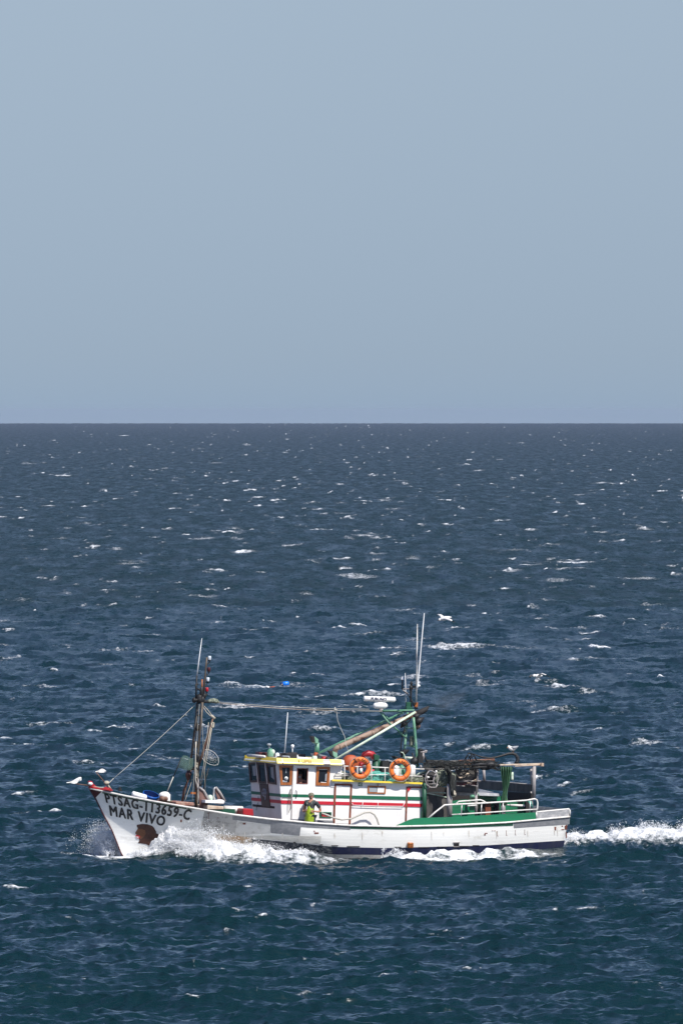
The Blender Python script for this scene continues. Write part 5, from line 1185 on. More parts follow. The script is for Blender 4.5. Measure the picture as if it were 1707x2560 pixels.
# flag pole with green flag
p0, p1 = az('1', 870, 1510, .2), az('1', 985, 1235, .2); t = thing('marker_flag', 'slanting pole with a faded green flag before the foremast', 'flag', p0)
mb = MB(); mb.tube([p0, p0.lerp(p1, .45)], .02, 6); mb.build('pole', M['cable'], t, p0); mb = MB(); mb.tube([p0.lerp(p1, .45), p1], .018, 6); mb.build('pole_top', M['dark'], t, p0)
mb = MB(); rows = [[(1000, 1218), (985, 1235), (968, 1290), (955, 1318)], [(1030, 1222), (1018, 1248), (995, 1292), (985, 1318)], [(1050, 1240), (1040, 1262), (1032, 1300), (1010, 1335)], [(1078, 1240), (1080, 1275), (1074, 1310), (1060, 1335)]]
mb.grid([[az('1', *p, .2 + .06 * math.sin(i * 1.8 + k)) for k, p in enumerate(r)] for i, r in enumerate(rows)]); o = mb.build('cloth', M['flagg'], t, p0); o.modifiers.new('thick', 'SOLIDIFY').thickness = .008
# hoop net by the mast
c = az('8', 490, 1570, -.5); t = thing('hoop_net', 'round wire hoop net hanging behind the foremast boom', 'hoop net', c)
mb = MB(); L = [(375, 1560), (385, 1500), (430, 1468), (480, 1478), (540, 1515), (580, 1570), (588, 1620), (575, 1660), (530, 1668), (470, 1655), (400, 1610), (375, 1560)]
mb.tube([az('8', *p, -.5) for p in L], .008, 5); mb.build('hoop', M['rail'], t, c)
mb = MB(); hub = az('8', 485, 1570, -.35)
for i, p in enumerate(L[:-1]): mb.tube([az('8', *p, -.5), hub], .0028, 4)
for s_ in (.35, .6, .8): mb.tube([az('8', *p, -.5).lerp(hub, s_) for p in L], .0028, 4)
mb.build('mesh', M['rail'], t, c)
# trawl boards on the foredeck
def board(pts, Y, label):
    P = [az('8', *p, Y) for p in pts]; c = P[0]; t = thing('trawl_board', label, 'trawl board', c, 'brown trawl boards on the foredeck')
    mb = MB(); mb.prism(P, (0, -.05, 0)); mb.build('panel', M['deckr'] if False else M['brd'], t, c)
    mb = MB(); mb.tube([P[0] + Vector((0, .03, 0)), P[1] + Vector((0, .03, 0)), P[2] + Vector((0, .03, 0))], .04, 7); mb.build('rim', M['postg'], t, c)
M['brd'] = paint('brown_board', (0.12, 0.055, 0.045), 0.7, dirt=(0.20, 0.11, 0.09), amt=0.45, scale=5)
board([(340, 1945), (395, 1985), (468, 2110), (450, 2160), (430, 2230), (350, 2200)], .9, 'slanting brown trawl board with a grey rim right behind the foremast')
board([(545, 1940), (600, 2010), (660, 2115), (655, 2150), (590, 2150), (548, 2000)], .5, 'slanting brown trawl board nearest the wheelhouse, with a tube loop before it')
mb = MB(); c = az('8', 525, 2000, .7); mb.tube([az('8', 548, 2140, .7), az('8', 522, 2050, .7), az('8', 528, 1960, .7), az('8', 545, 1945, .7)], .035, 7); lone(mb, 'tube_loop', M['alu'], 'bent pale metal tube standing between the two trawl boards', 'metal tube', c)
mb = MB(); c = az('8', 500, 2120, 1.0); mb.box(c, (.35, .3, .05)); lumpy(mb, az('8', 590, 2125, .9), (.22, .2, .09), .08); lone(mb, 'fish_tray', M['gloss'], 'white tray of gear on the hatch between the trawl boards', 'tray', c)
mb = MB(); c = az('8', 265, 2015, .3); mb.box(c, (.09, .05, .035)); lone(mb, 'deck_lamp', M['wood'], 'small amber lamp standing forward of the foremast foot', 'lamp', c)
mb = MB(); c = az('8', 480, 2075, .8); lumpy(mb, c, (.10, .1, .13), .12); lone(mb, 'green_bundle', M['greenw'], 'pale green rope bundle between the trawl boards', 'rope', c)
mb = MB(); mb.tube([az('8', 205, 1745, -.3), az('8', 200, 1830, -.3)], .05, 6); lumpy(mb, az('8', 205, 1775, -.2), (.11, .1, .18), .2); c = az('8', 205, 1775, -.2); lone(mb, 'rope_bundle', M['woodd'], 'dark brown bundle lashed to the foremast leg', 'rope', c)
mb = MB(); c = az('1', 1440, 1640, .6); mb.tube([az('1', 1320, 1640, .6), az('1', 1462, 1645, .6)], .13, 14); lone(mb, 'grey_drum', M['rail'], 'pale cylindrical drum lying before the wheelhouse', 'drum', c)
# ------------------------------------------------------------------ working deck and gantry aft
w4 = lambda u, v, Y=2.1: az('4', u, v, Y)
w6 = lambda u, v, Y=1.9: az('6', u, v, Y)
w7 = lambda u, v, Y=2.1: az('7', u, v, Y)
ga = bpy.data.objects.new('gantry', None); COL.objects.link(ga); ga.parent = boat
T('post', M['postg'], ga, [([w7(930, 455, 1.95), w7(925, 945, 1.95)], .072, 8)])
T('post', M['postg'], ga, [([w7(170, 490, -1.95), w7(182, 680, -1.95)], .055, 8)])
T('post', M['postg'], ga, [([w4(449, 500, 1.9), w4(449, 775, 1.9)], .105, 8)])
T('post', M['postg'], ga, [([w4(668, 380, .9), w4(664, 560, .9)], .03, 7), ([w4(655, 560, 1.9), w4(657, 760, 1.9)], .055, 8)])
T('post', M['postg'], ga, [([w4(868, 640, 1.9), w4(868, 760, 1.9)], .09, 8)])
T('post', M['postg'], ga, [([w4(1092, 560, 1.9), w4(1092, 730, 1.9)], .05, 8)])
T('post', M['postg'], ga, [([w4(272, 400, 1.2), w4(274, 560, 1.2)], .05, 8)])
# transverse aft screen: from far side to the near post
def xs(u, v, X): return atX(*Q('7', u, v), X)
XA = w7(925, 800, 1.95).x
mb = MB(); P = [xs(100, 670, XA), xs(905, 735, XA), xs(905, 860, XA), xs(100, 800, XA)]; mb.prism(P, (0.05, 0, 0)); mb.build('aft_screen', M['panel'], ga)
mb = MB(); mb.tube([P[0], P[1]], .03, 6); mb.tube([xs(885, 500, XA), xs(905, 740, XA)], .05, 6); mb.build('screen_edge', M['postg'], ga)
# lower dark screen and side screens
mb = MB(); P = [xs(545, 838, XA + .1), xs(905, 862, XA + .1), xs(900, 985, XA + .1), xs(545, 985, XA + .1)]; mb.prism(P, (.04, 0, 0)); mb.build('lower_screen', M['soot_and_shade'], ga)
# near dark side panel right behind the cabin
mb = MB(); mb.prism([w4(268, 570, 1.2), w4(432, 605, 1.2), w4(432, 768, 1.2), w4(262, 768, 1.2)], (0, -.05, 0)); pn = mb.build('side_panel', M['panel'], ga)
mb = MB(); mb.tube([w4(268, 572, 1.22), w4(432, 608, 1.22)], .022, 6); mb.tube([w4(290, 568, .8), w4(420, 572, .8)], .025, 6); mb.build('panel_edge', M['greenw'], pn)
# middle transverse dark panels (seen from the front)
XM = w4(660, 560, 1.9).x
def xm(u, v, X=None): return atX(*Q('4', u, v), XM if X is None else X)
mb = MB(); mb.prism([xm(440, 485), xm(668, 520), xm(668, 575), xm(440, 560)], (.05, 0, 0)); mb.build('middle_screen', M['panel'], ga)
mb = MB(); mb.tube([xm(440, 484), xm(668, 520)], .02, 6); mb.build('screen_edge', M['postg'], ga)
mb = MB(); mb.prism([w4(268, 505, -1.0), w4(640, 560, -1.0), w4(870, 600, -1.0), w4(870, 780, -1.0), w4(268, 780, -1.0)], (0, -.05, 0)); mb.build('inner_lining', M['soot_and_shade'], ga)
# green planked sides
def planks(name, a, b, z0, z1, Y, mat, n, gap=.012, par=None):
    mb = MB(); A0, B0_, A1, B1 = a[0], b[0], a[1], b[1]
    for k in range(n):
        t0, t1 = k / n, (k + 1) / n - gap
        mb.prism([A0.lerp(A1, t0), B0_.lerp(B1, t0), B0_.lerp(B1, t1), A0.lerp(A1, t1)], (0, -.04, 0))
    return mb.build(name, mat, par or ga)
planks('green_boards', (w4(460, 635, 1.4), w4(462, 770, 1.4)), (w4(655, 615, 1.4), w4(655, 770, 1.4)), 0, 0, 1.4, M['green'], 5)
planks('green_boards', (w4(680, 598, 1.2), w4(680, 770, 1.2)), (w4(850, 578, 1.2), w4(850, 770, 1.2)), 0, 0, 1.2, M['green'], 6)
planks('green_boards', (w4(885, 645, 1.2), w4(885, 765, 1.2)), (w4(1085, 625, 1.2), w4(1085, 765, 1.2)), 0, 0, 1.2, M['green'], 4)
mb = MB(); mb.prism([w4(730, 655, 1.5), w4(772, 652, 1.5), w4(772, 760, 1.5), w4(730, 760, 1.5)], (0, -.1, 0)); mb.build('rusty_door', M['rust'], ga)
mb = MB(); mb.prism([w4(700, 640, 1.45), w4(725, 640, 1.45), w4(725, 760, 1.45), w4(700, 760, 1.45)], (0, -.1, 0)); mb.prism([w4(805, 640, 1.45), w4(840, 640, 1.45), w4(840, 760, 1.45), w4(805, 760, 1.45)], (0, -.1, 0)); mb.prism([w4(1040, 640, 1.45), w4(1080, 640, 1.45), w4(1080, 740, 1.45), w4(1040, 740, 1.45)], (0, -.1, 0)); mb.build('board_gap', M['soot_and_shade'], ga)
mb = MB(); mb.tube([w4(925, 668, 1.55), w4(1035, 672, 1.55)], .045, 7); mb.tube([w4(885, 664, 1.5), w4(925, 667, 1.5)], .02, 6); mb.build('stowed_pole', M['rail'], ga)
mb = MB(); mb.prism([xm(685, 540, XA + 1.2), xm(850, 578, XA + 1.2), xm(850, 600, XA + 1.2), xm(685, 600, XA + 1.2)], (.9, 0, 0)); mb.build('sorting_table', M['alu'], ga, bevel=.01)
# canopy beams
mb = MB(); mb.prism([w4(845, 348, 2.0), w4(1180, 338, 2.0), w4(1182, 352, 2.0), w4(845, 358, 2.0)], (0, -.12, 0)); mb.prism([w4(962, 360, 2.02), w4(1160, 350, 2.02), w4(1160, 356, 2.02), w4(962, 366, 2.02)], (0, -.06, 0)); mb.box(w4(1170, 350, 2.0), (.05, .1, .06)); mb.build('canopy_beam', M['tan'], ga, bevel=.008)
XB = w4(1100, 352, 1.95).x
T('canopy_beam', M['panel'], ga, [([w4(262, 322, -.6), w4(430, 328, -.6), w4(560, 322, -.6), w4(800, 312, -.6)], .05, 7), ([w4(230, 382, 1.6), w4(330, 390, 1.6), w4(480, 378, 1.6), w4(800, 352, 1.7)], .045, 7), ([w4(255, 340, .4), w4(560, 345, .4), w4(845, 350, .4)], .04, 7)])
T('canopy_pipe', M['boomrust'], ga, [([w4(520, 324, -.4), w4(800, 313, -.4)], .055, 7), ([w4(560, 350, 1.2), w4(700, 347, 1.2)], .03, 6)])
# net covered roof
mb = MB(); random.seed(21)
rows = []
for i in range(15):
    t = i / 14; u = 240 + t * 330
    rows.append([az('4', u, 332 + 6 * math.sin(i * 1.3) + k * 14 + 5 * math.sin(i * 2.1 + k), .2 + k * .45) for k in range(4)])
mb.grid(rows); 
for _ in range(150):
    u0 = random.uniform(245, 760); v0 = random.uniform(318, 385); a = w4(u0, v0, random.uniform(.2, 1.8)); q = random.uniform(0, 6)
    mb.tube([a + Vector((-.11 * i, .05 * math.sin(i + q), .035 * math.sin(i * 1.6 + q))) for i in range(7)], random.uniform(.008, .022), 4)
for _ in range(14):
    u0 = random.uniform(250, 440); a = w4(u0, 345, 1.5); mb.tube([a, a + Vector((random.uniform(-.2, .2), 0, -.25)), a + Vector((random.uniform(-.3, .3), 0, -.1))], .012, 4)
c = w4(480, 350, 1.0); o = lone(mb, 'fishing_net', M['netd'], 'black net and cable tangle draped over the dark gantry roof behind the green mast', 'fishing net', c, 'fishing nets carried on the boat')
o.modifiers.new('thick', 'SOLIDIFY').thickness = .02
mb = MB(); c = w4(460, 450, 1.95)
path = [(425, 375), (445, 410), (455, 450), (465, 500), (478, 545), (480, 590)]
for k in range(26):
    q = random.uniform(0, 6); s = random.uniform(.02, .16)
    mb.tube([w4(u + 14 * math.sin(i * 1.1 + q), v + 4 * math.cos(i + q), 1.95 + s * math.cos(q)) for i, (u, v) in enumerate(path)], random.uniform(.02, .05), 5)
lumpy(mb, w4(470, 500, 1.9), (.14, .12, .35), .15)
lone(mb, 'fishing_net', M['netd'], 'dark net hank hanging from the gantry roof like a thick rope', 'fishing net', c, 'fishing nets carried on the boat')
mb = MB(); lumpy(mb, w4(478, 585, 1.95), (.1, .1, .1), .2); lumpy(mb, w4(482, 565, 1.98), (.06, .06, .1), .2); lone(mb, 'rope_bundle', M['rope'], 'pale rope knot at the foot of the hanging dark net', 'rope', w4(478, 585, 1.95))
mb = MB(); lumpy(mb, w4(392, 450, 1.4), (.50, .35, .34), .07, 24, 16)
for _ in range(60):
    u0, v0 = random.uniform(345, 435), random.uniform(405, 495); a = w4(u0, v0, 1.74); q = random.uniform(0, 6)
    mb.tube([a + Vector((.03 * i * math.cos(q), .01 * math.sin(i * 3 + q), .04 * i * math.sin(q))) for i in range(5)], .010, 4)
lone(mb, 'fishing_net', M['netg'], 'grey green net bundled on the drum beside the wire cage', 'fishing net', w4(392, 450, 1.4), 'fishing nets carried on the boat')
# wire cage reel
c = w6(420, 760, 1.8); t = thing('cage_reel', 'round wire cage reel hanging aft of the cabin corner', 'net reel', c)
mb = MB(); L1 = [(370, 620), (320, 690), (300, 780), (330, 870), (400, 915), (490, 915), (530, 860)]; L2 = [(370, 610), (440, 625), (510, 680), (530, 760), (510, 860), (480, 910)]
mb.tube([w6(*p, 1.85) for p in L1], .018, 6); mb.tube([w6(*p, 1.85) for p in L2], .018, 6)
for (a, b) in (((320, 800), (450, 800)), ((310, 860), (500, 850)), ((455, 800), (520, 690)), ((450, 800), (500, 900)), ((330, 700), (350, 860)), ((350, 940), (400, 900))): mb.tube([w6(*a, 1.8), w6(*b, 1.8)], .010, 5)
mb.tube([w6(*p, 1.75) for p in ((455, 900), (445, 800), (470, 700), (500, 680))], .03, 6)
mb.build('cage', M['postg'], t, c)
mb = MB(); lumpy(mb, w6(400, 700, 1.6), (.16, .15, .14), .15); lumpy(mb, w6(410, 790, 1.5), (.16, .12, .18), .12); mb.build('hub', M['soot_and_shade'], t, c)
mb = MB(); lumpy(mb, w6(350, 735, 1.72), (.06, .05, .04), .2); lumpy(mb, w6(500, 640, 1.72), (.05, .05, .06), .2); mb.build('bright_links', M['cloth'], t, c)
# box of dark mesh on the gantry
mb = MB(); mb.prism([w6(850, 600, .8), w6(1240, 590, .8), w6(1225, 800, .8), w6(850, 810, .8)], (0, -.05, 0)); bx = mb.build('mesh_screen', M['mesh'] if 'mesh' in M else M['panel'], ga)
mb = MB(); mb.tube([w6(845, 610, .84), w6(840, 880, .84)], .03, 6); mb.tube([w6(845, 812, .84), w6(1220, 800, .84), w6(1290, 805, .84)], .032, 6); mb.tube([w6(850, 885, .84), w6(1215, 905, .84)], .022, 6); mb.tube([w6(1245, 600, .84), w6(1230, 900, .84), w6(1235, 980, .84)], .03, 6); mb.build('screen_frame', M['postg'], bx)
mb = MB()
for i in range(17): t_ = i / 16; mb.ball(w6(860 + 210 * t_, 690 + 60 * math.sin(math.pi * min(1, t_ * 1.15)) - 15 * t_ + random.uniform(-8, 8), .86), (.035, .03, random.uniform(.02, .045)), 6, 5)
lone(mb, 'float_line', M['tan'], 'string of small pale floats drooping across the dark mesh screen', 'float line', w6(970, 730, .86))
mb = MB(); mb.prism([w6(850, 818, .8), w6(1215, 808, .8), w6(1210, 895, .8), w6(850, 878, .8)], (0, -.1, 0)); mb.build('brown_box', M['brn'] if 'brn' in M else M['maroon'], bx)
mb = MB(); lumpy(mb, w6(1085, 835, .9), (.09, .05, .03), .2); mb.prism([w6(1150, 805, .9), w6(1220, 755, .9), w6(1222, 805, .9)], (0, -.03, 0)); mb.build('white_scraps', M['tan'], bx)
# machinery at the head of the gantry by the mast
mb = MB(); mb.ball(w6(215, 245, .9), (.11, .1, .05), jit=.2); mb.box(w6(215, 320, .9), (.07, .08, .16)); mb.box(w6(210, 420, .9), (.09, .1, .12)); mb.tube([w6(260, 300, .9), w6(345, 490, .9)], .03, 6); lumpy(mb, w6(120, 440, .9), (.14, .1, .14), .2); mb.tube([w6(70, 300, .9), w6(110, 420, .9), w6(180, 520, .9)], .03, 6); mb.build('hauling_gear', M['dark'], ga)
mb = MB(); mb.tube([w6(215, 285, .95), w6(325, 285, .95)], .04, 7); mb.tube([w6(265, 300, .95), w6(262, 440, .95)], .045, 7); mb.ball(w6(310, 265, .95), (.07, .05, .03), jit=.2); mb.tube([w6(215, 520, .95), w6(240, 580, .95)], .03, 6); mb.build('gear_arm', M['brnw'] if 'brnw' in M else M['postg'], ga)
mb = MB(); mb.tube([w6(-20, 390, .6), w6(210, 405, .6)], .035, 7); mb.tube([w6(150, 700, 1.3), w6(250, 640, 1.3), w6(330, 650, 1.3)], .04, 7); mb.build('spar', M['greenw'], ga)
mb = MB(); lumpy(mb, w6(200, 760, 1.2), (.16, .2, .08), .15); lumpy(mb, w6(230, 690, 1.2), (.13, .2, .07), .15); mb.build('grey_tarpaulin', M['panel'], ga)
# cables and hoses on the gantry
random.seed(5); mb = MB(); c = w6(1100, 380, .6)
for (x0, x1, h_) in ((1005, 1215, 90), (1030, 1150, 95), (1060, 1220, 70), (1000, 1110, 60), (1090, 1200, 80), (1100, 1215, 55)):
    mb.tube([w6(x0 + (x1 - x0) * t_, 440 - h_ * 1.5 * math.sin(math.pi * t_) ** .7, .6 + .1 * math.sin(t_ * 5)) for t_ in np.linspace(0, 1, 10)], .014, 5)
lone(mb, 'cable_loops', M['dark'], 'black cable loops arching above the gantry roof', 'cable', c)
mb = MB(); Lh = [(20, 270), (60, 290), (150, 318), (260, 332), (350, 322), (450, 295), (540, 268), (600, 262), (650, 280), (680, 320), (685, 360), (672, 395), (650, 415)]
c = w7(600, 262, .9); mb.tube([w7(u, v, .9) for u, v in Lh], [.02, .022, .028, .03, .034, .04, .045, .05, .055, .065, .07, .07, .065], 8); lone(mb, 'black_hose', M['dark'], 'thick black hose arched over the gantry, the gull on its crown', 'hose', c)
mb = MB(); mb.tube([w7(250, 440, 1.9), w7(330, 445, 1.9)], [.11, .06], 8); lumpy(mb, w7(270, 430, 1.9), (.17, .1, .1), .18); mb.tube([w7(0, 445, 1.9), w7(120, 425, 1.9), w7(250, 432, 1.9)], .05, 6); mb.tube([w7(0, 490, 1.9), w7(100, 470, 1.9), w7(300, 460, 1.9)], .03, 6); mb.build('rope_sheave', M['dark'], ga)
# tarpaulin hanging like a gathered curtain
c = w4(895, 370, 1.95); mb = MB(); P = []
prof = [(365, 848, 942), (400, 850, 938), (450, 855, 928), (500, 862, 918), (540, 866, 905), (570, 864, 900), (600, 856, 898), (640, 850, 905), (665, 852, 900)]
for (v, a, b) in prof:
    row = []
    for k in range(29):
        s = k / 28; row.append(w4(a + (b - a) * s, v, 1.95 + .07 * math.sin(s * 30 + v * .004) + .03 * math.sin(s * 61)))
    P.append(row)
mb.grid(P); o = lone(mb, 'tarpaulin', M['curtg'], 'green tarpaulin gathered and hanging from the tan gantry beam', 'tarpaulin', c); o.modifiers.new('thick', 'SOLIDIFY').thickness = .015
mb = MB(); c = w7(600, 600, 1.2); P = [[w7(588 + 32 * s, v, 1.2 + .03 * math.sin(s * 6)) for s in (0, .5, 1)] for v in (545, 590, 640, 670)]; mb.grid(P); o = lone(mb, 'cloth', M['greenw'], 'pale green cloth scrap hanging just aft of the green tarpaulin', 'cloth', c); o.modifiers.new('thick', 'SOLIDIFY').thickness = .01
mb = MB()
for k in range(7): mb.tube([w7(845 + 6 * k + i * (14 - k), 985 + i * 22 + 6 * math.sin(k * 2 + i), 2.2) for i in range(5)], .018, 5)
lone(mb, 'rope_bundle', M['nett'], 'turquoise rope tied to the white rail near the stern', 'rope', w7(880, 1020, 2.2))
mb = MB(); lumpy(mb, w6(1140, 1080, 1.9), (.09, .08, .06), .2)
for k in range(5): mb.tube([w6(1120 + 15 * k + 20 * math.sin(i + k), 1050 + 14 * i, 1.92) for i in range(5)], .014, 5)
mb.tube([w6(1215, 1000, 1.9), w6(1240, 1040, 1.9), w6(1270, 1070, 1.9)], .02, 5); mb.ball(w6(1215, 1000, 1.9), (.05, .04, .03))
lone(mb, 'rope_bundle', M['greenl'], 'pale green rope loop hung on the middle gantry post', 'rope', w6(1140, 1080, 1.9))
# hand rail
def yr(u): return h_Y(*h_uv(*Q('4', u, 770))[:1], 0.0) - .04
rw = lambda u, v: w4(u, v, yr(u))
sr = bpy.data.objects.new('hand_rail', None); COL.objects.link(sr); sr.parent = boat
T('upper_rail', M['rail'], sr, [([rw(285, 768), rw(340, 720), rw(410, 666), rw(520, 660), rw(700, 652), rw(900, 640), rw(1050, 630), rw(1115, 618), rw(1132, 626), rw(1138, 650), rw(1136, 690), rw(1128, 716)], .030, 7)])
T('middle_rail', M['rail'], sr, [([rw(465, 742), rw(700, 728), rw(900, 714), rw(1128, 700)], .024, 7)])
T('short_rail', M['rail'], sr, [([rw(492, 662), rw(522, 638), rw(690, 626), rw(712, 634), rw(742, 652)], .026, 7), ([rw(590, 672), rw(660, 668)], .024, 7)])
for u, v0, v1 in ((545, 662, 762), (868, 645, 748), (1082, 632, 732), (700, 655, 755)): T('stanchion', M['alu'], sr, [([rw(u, v0), rw(u - 6, v1)], .020, 6)])
T('stanchion', M['rail'], sr, [([rw(284, 765), rw(284, 782)], .03, 6)])
# ------------------------------------------------------------------ people
def skin_mesh(name, nodes, edges, mat, parent, root=0, levels=2, extra=None):
    me = bpy.data.meshes.new(name); me.from_pydata([Vector(n[0]) for n in nodes], edges, [])
    o = bpy.data.objects.new(name, me); COL.objects.link(o)
    o.modifiers.new('skin', 'SKIN')
    if not me.skin_vertices: me.skin_vertices.add() if hasattr(me.skin_vertices, 'add') else None
    for i, n in enumerate(nodes):
        r = n[1]; r = (r, r) if not hasattr(r, '__len__') else r
        me.skin_vertices[0].data[i].radius = r; me.skin_vertices[0].data[i].use_root = (i == root)
    sb = o.modifiers.new('sub', 'SUBSURF'); sb.levels = levels; sb.render_levels = levels
    dg = bpy.context.evaluated_depsgraph_get(); dg.update()
    m2 = bpy.data.meshes.new_from_object(o.evaluated_get(dg)); bpy.data.objects.remove(o)
    if extra:
        bm = bmesh.new(); bm.from_mesh(m2); t = bpy.data.meshes.new('t'); t.from_pydata(extra.v, [], extra.f); bm.from_mesh(t); bm.to_mesh(m2); bm.free()
    m2.name = name
    m2.polygons.foreach_set('use_smooth', [True] * len(m2.polygons)); m2.materials.clear(); m2.materials.append(mat)
    o = bpy.data.objects.new(name, m2); COL.objects.link(o)
    if parent is not None: o.parent = parent
    return o
def person(foot, yaw, label, hand_r=True):
    body_frame = BOAT @ Matrix.Translation(foot) @ Matrix.Rotation(yaw, 4, 'Z') @ Matrix.Rotation(R(-2), 4, 'Y')
    t = bpy.data.objects.new('person', None); COL.objects.link(t); t.matrix_world = body_frame; tag(t, label, 'person')
    return t
railz = HP(776, 2056).z
foot = at(774, 2056, 1.98); foot.z = railz - 0.70
yaw = R(44)
crew = person(foot, yaw, 'man in camouflage cap and lime green bib standing on the side deck')
# x forward, y his left, z up
nodes = [((0, 0, .95), (.14, .12)), ((0, 0, 1.10), (.14, .115)), ((.01, 0, 1.28), (.155, .12)), ((.0, 0, 1.42), (.12, .09)), ((.0, 0, 1.50), .058), ((.03, 0, 1.57), (.068, .075)), ((.035, 0, 1.64), (.078, .088)), ((.02, 0, 1.70), (.06, .07)),
         ((0, .19, 1.42), .062), ((-.14, .30, 1.20), .050), ((-.17, .30, 1.10), .044), ((-.03, .27, 1.08), .040), ((.10, .20, 1.09), .028), ((.15, .17, 1.095), (.038, .020)),
         ((0, -.19, 1.42), .062), ((-.06, -.28, 1.18), .048), ((.06, -.26, 1.06), .040), ((.17, -.14, 1.10), .028), ((.21, -.10, 1.11), (.036, .02)),
         ((0, .10, .90), .095), ((.03, .12, .50), .062), ((0, .13, .10), .042), ((.13, .14, .05), .038),
         ((0, -.10, .90), .095), ((-.02, -.12, .50), .062), ((-.05, -.13, .10), .042), ((.08, -.14, .05), .038)]
edges = [(0, 1), (1, 2), (2, 3), (3, 4), (4, 5), (5, 6), (6, 7), (3, 8), (8, 9), (9, 10), (10, 11), (11, 12), (12, 13), (3, 14), (14, 15), (15, 16), (16, 17), (17, 18), (0, 19), (19, 20), (20, 21), (21, 22), (0, 23), (23, 24), (24, 25), (25, 26)]
ex = MB()
def hand(c, d, s, up_):
    c, d, s, up_ = map(Vector, (c, d, s, up_)); d.normalize(); s.normalize(); up_.normalize()
    for k, (off, L) in enumerate(((-.03, .062), (-.011, .072), (.010, .068), (.029, .054))):
        p = c + s * off + d * .03; q = p + d * L * .5 - up_ * .006 * (k + 1); r_ = q + d * L * .3 - up_ * .022; ex.tube([c + s * off * .8, p, q, r_], [.010, .0095, .0085, .006], 6)
    th = c - s * .034; ex.tube([th - d * .01, th - s * .022 + d * .012 + up_ * .004, th - s * .026 + d * .038 - up_ * .006], [.011, .0105, .007], 6)
hand((.15, .17, 1.095), (.9, -.4, 0), (0, 0, 1), (.4, .9, 0)); hand((.21, -.10, 1.11), (.8, .6, 0), (0, 0, 1), (.4, -.9, 0))
ex.tube([(.105, 0, 1.645), (.128, 0, 1.61), (.108, 0, 1.595)], [.010, .015, .010], 6)      # nose
for s_ in (1, -1): ex.ball((.03, .088 * s_, 1.615), (.018, .010, .030), 8, 6)                 # ears
skin_mesh('body', nodes, edges, M['skin'], crew, extra=ex)
mb = MB(); [mb.ball((.108, .03 * s_, 1.63), (.006, .012, .007), 8, 6) for s_ in (1, -1)]; mb.build('eyes', M['soot_and_shade'], crew)
mb = MB(); mb.box((.112, 0, 1.565), (.004, .022, .004)); mb.build('mouth', M['maroon'], crew)
skin_mesh('beard', [((.075, 0, 1.575), (.055, .062)), ((.07, 0, 1.545), (.050, .055)), ((.06, 0, 1.52), .03)], [(0, 1), (1, 2)], M['hair'], crew)
skin_mesh('shirt', [((0, 0, 1.00), (.155, .135)), ((0, 0, 1.12), (.155, .13)), ((.0, 0, 1.29), (.172, .135)), ((-.005, 0, 1.42), (.13, .105)), ((0, 0, 1.485), .066), ((0, .19, 1.425), .080), ((-.085, .26, 1.29), .074), ((-.135, .295, 1.21), .070), ((0, -.19, 1.425), .080), ((-.04, -.25, 1.27), .072)],
          [(0, 1), (1, 2), (2, 3), (3, 4), (3, 5), (5, 6), (6, 7), (3, 8), (8, 9)], M['shirt'], crew)
skin_mesh('trousers', [((-.01, 0, .98), (.165, .14)), ((-.01, .10, .88), .115), ((.02, .12, .50), .085), ((0, .13, .16), .075), ((-.01, -.10, .88), .115), ((-.03, -.12, .50), .085), ((-.05, -.13, .16), .075)], [(0, 1), (1, 2), (2, 3), (0, 4), (4, 5), (5, 6)], M['trouser'], crew)
mb = MB(); rows = []
for z_, w_, x_ in ((1.27, .085, .150), (1.20, .12, .165), (1.08, .16, .185), (.98, .185, .20), (.86, .19, .20), (.70, .185, .19), (.52, .18, .17)):
    rows.append([Vector((x_ - .13 * (abs(k) / 4) ** 2.2 + .008 * math.sin(k * 2 + z_ * 20), w_ * k / 4, z_)) for k in range(-4, 5)])
mb.grid(rows); bib = mb.build('oilskin_bib', M['lime'], crew); bib.modifiers.new('thick', 'SOLIDIFY').thickness = .012
mb = MB()
for s_ in (1, -1): mb.tube([(.15, .075 * s_, 1.27), (.135, .085 * s_, 1.36), (.06, .10 * s_, 1.475), (-.06, .09 * s_, 1.47), (-.14, .03 * s_, 1.30)], .014, 6)
mb.build('braces', M['netg'], crew)
mb = MB(); mb.lathe((.02, 0, 1.655), [(.094, -.02), (.099, .01), (.094, .045), (.070, .078), (.03, .092), (.0, .094)], n=16, caps=False)
mb.prism([(.09, .06, 1.642), (.13, .055, 1.632), (.165, .025, 1.622), (.165, -.025, 1.622), (.13, -.055, 1.632), (.09, -.06, 1.642)], (0, 0, .012)); mb.build('cap', M['cap'], crew)
skin_mesh('boots', [((0, .13, .22), .062), ((0, .13, .08), .056), ((.14, .14, .05), .048), ], [(0, 1), (1, 2)], M['dark'], crew)
skin_mesh('boots', [((-.05, -.13, .22), .062), ((-.05, -.13, .08), .056), ((.09, -.14, .05), .048)], [(0, 1), (1, 2)], M['dark'], crew)
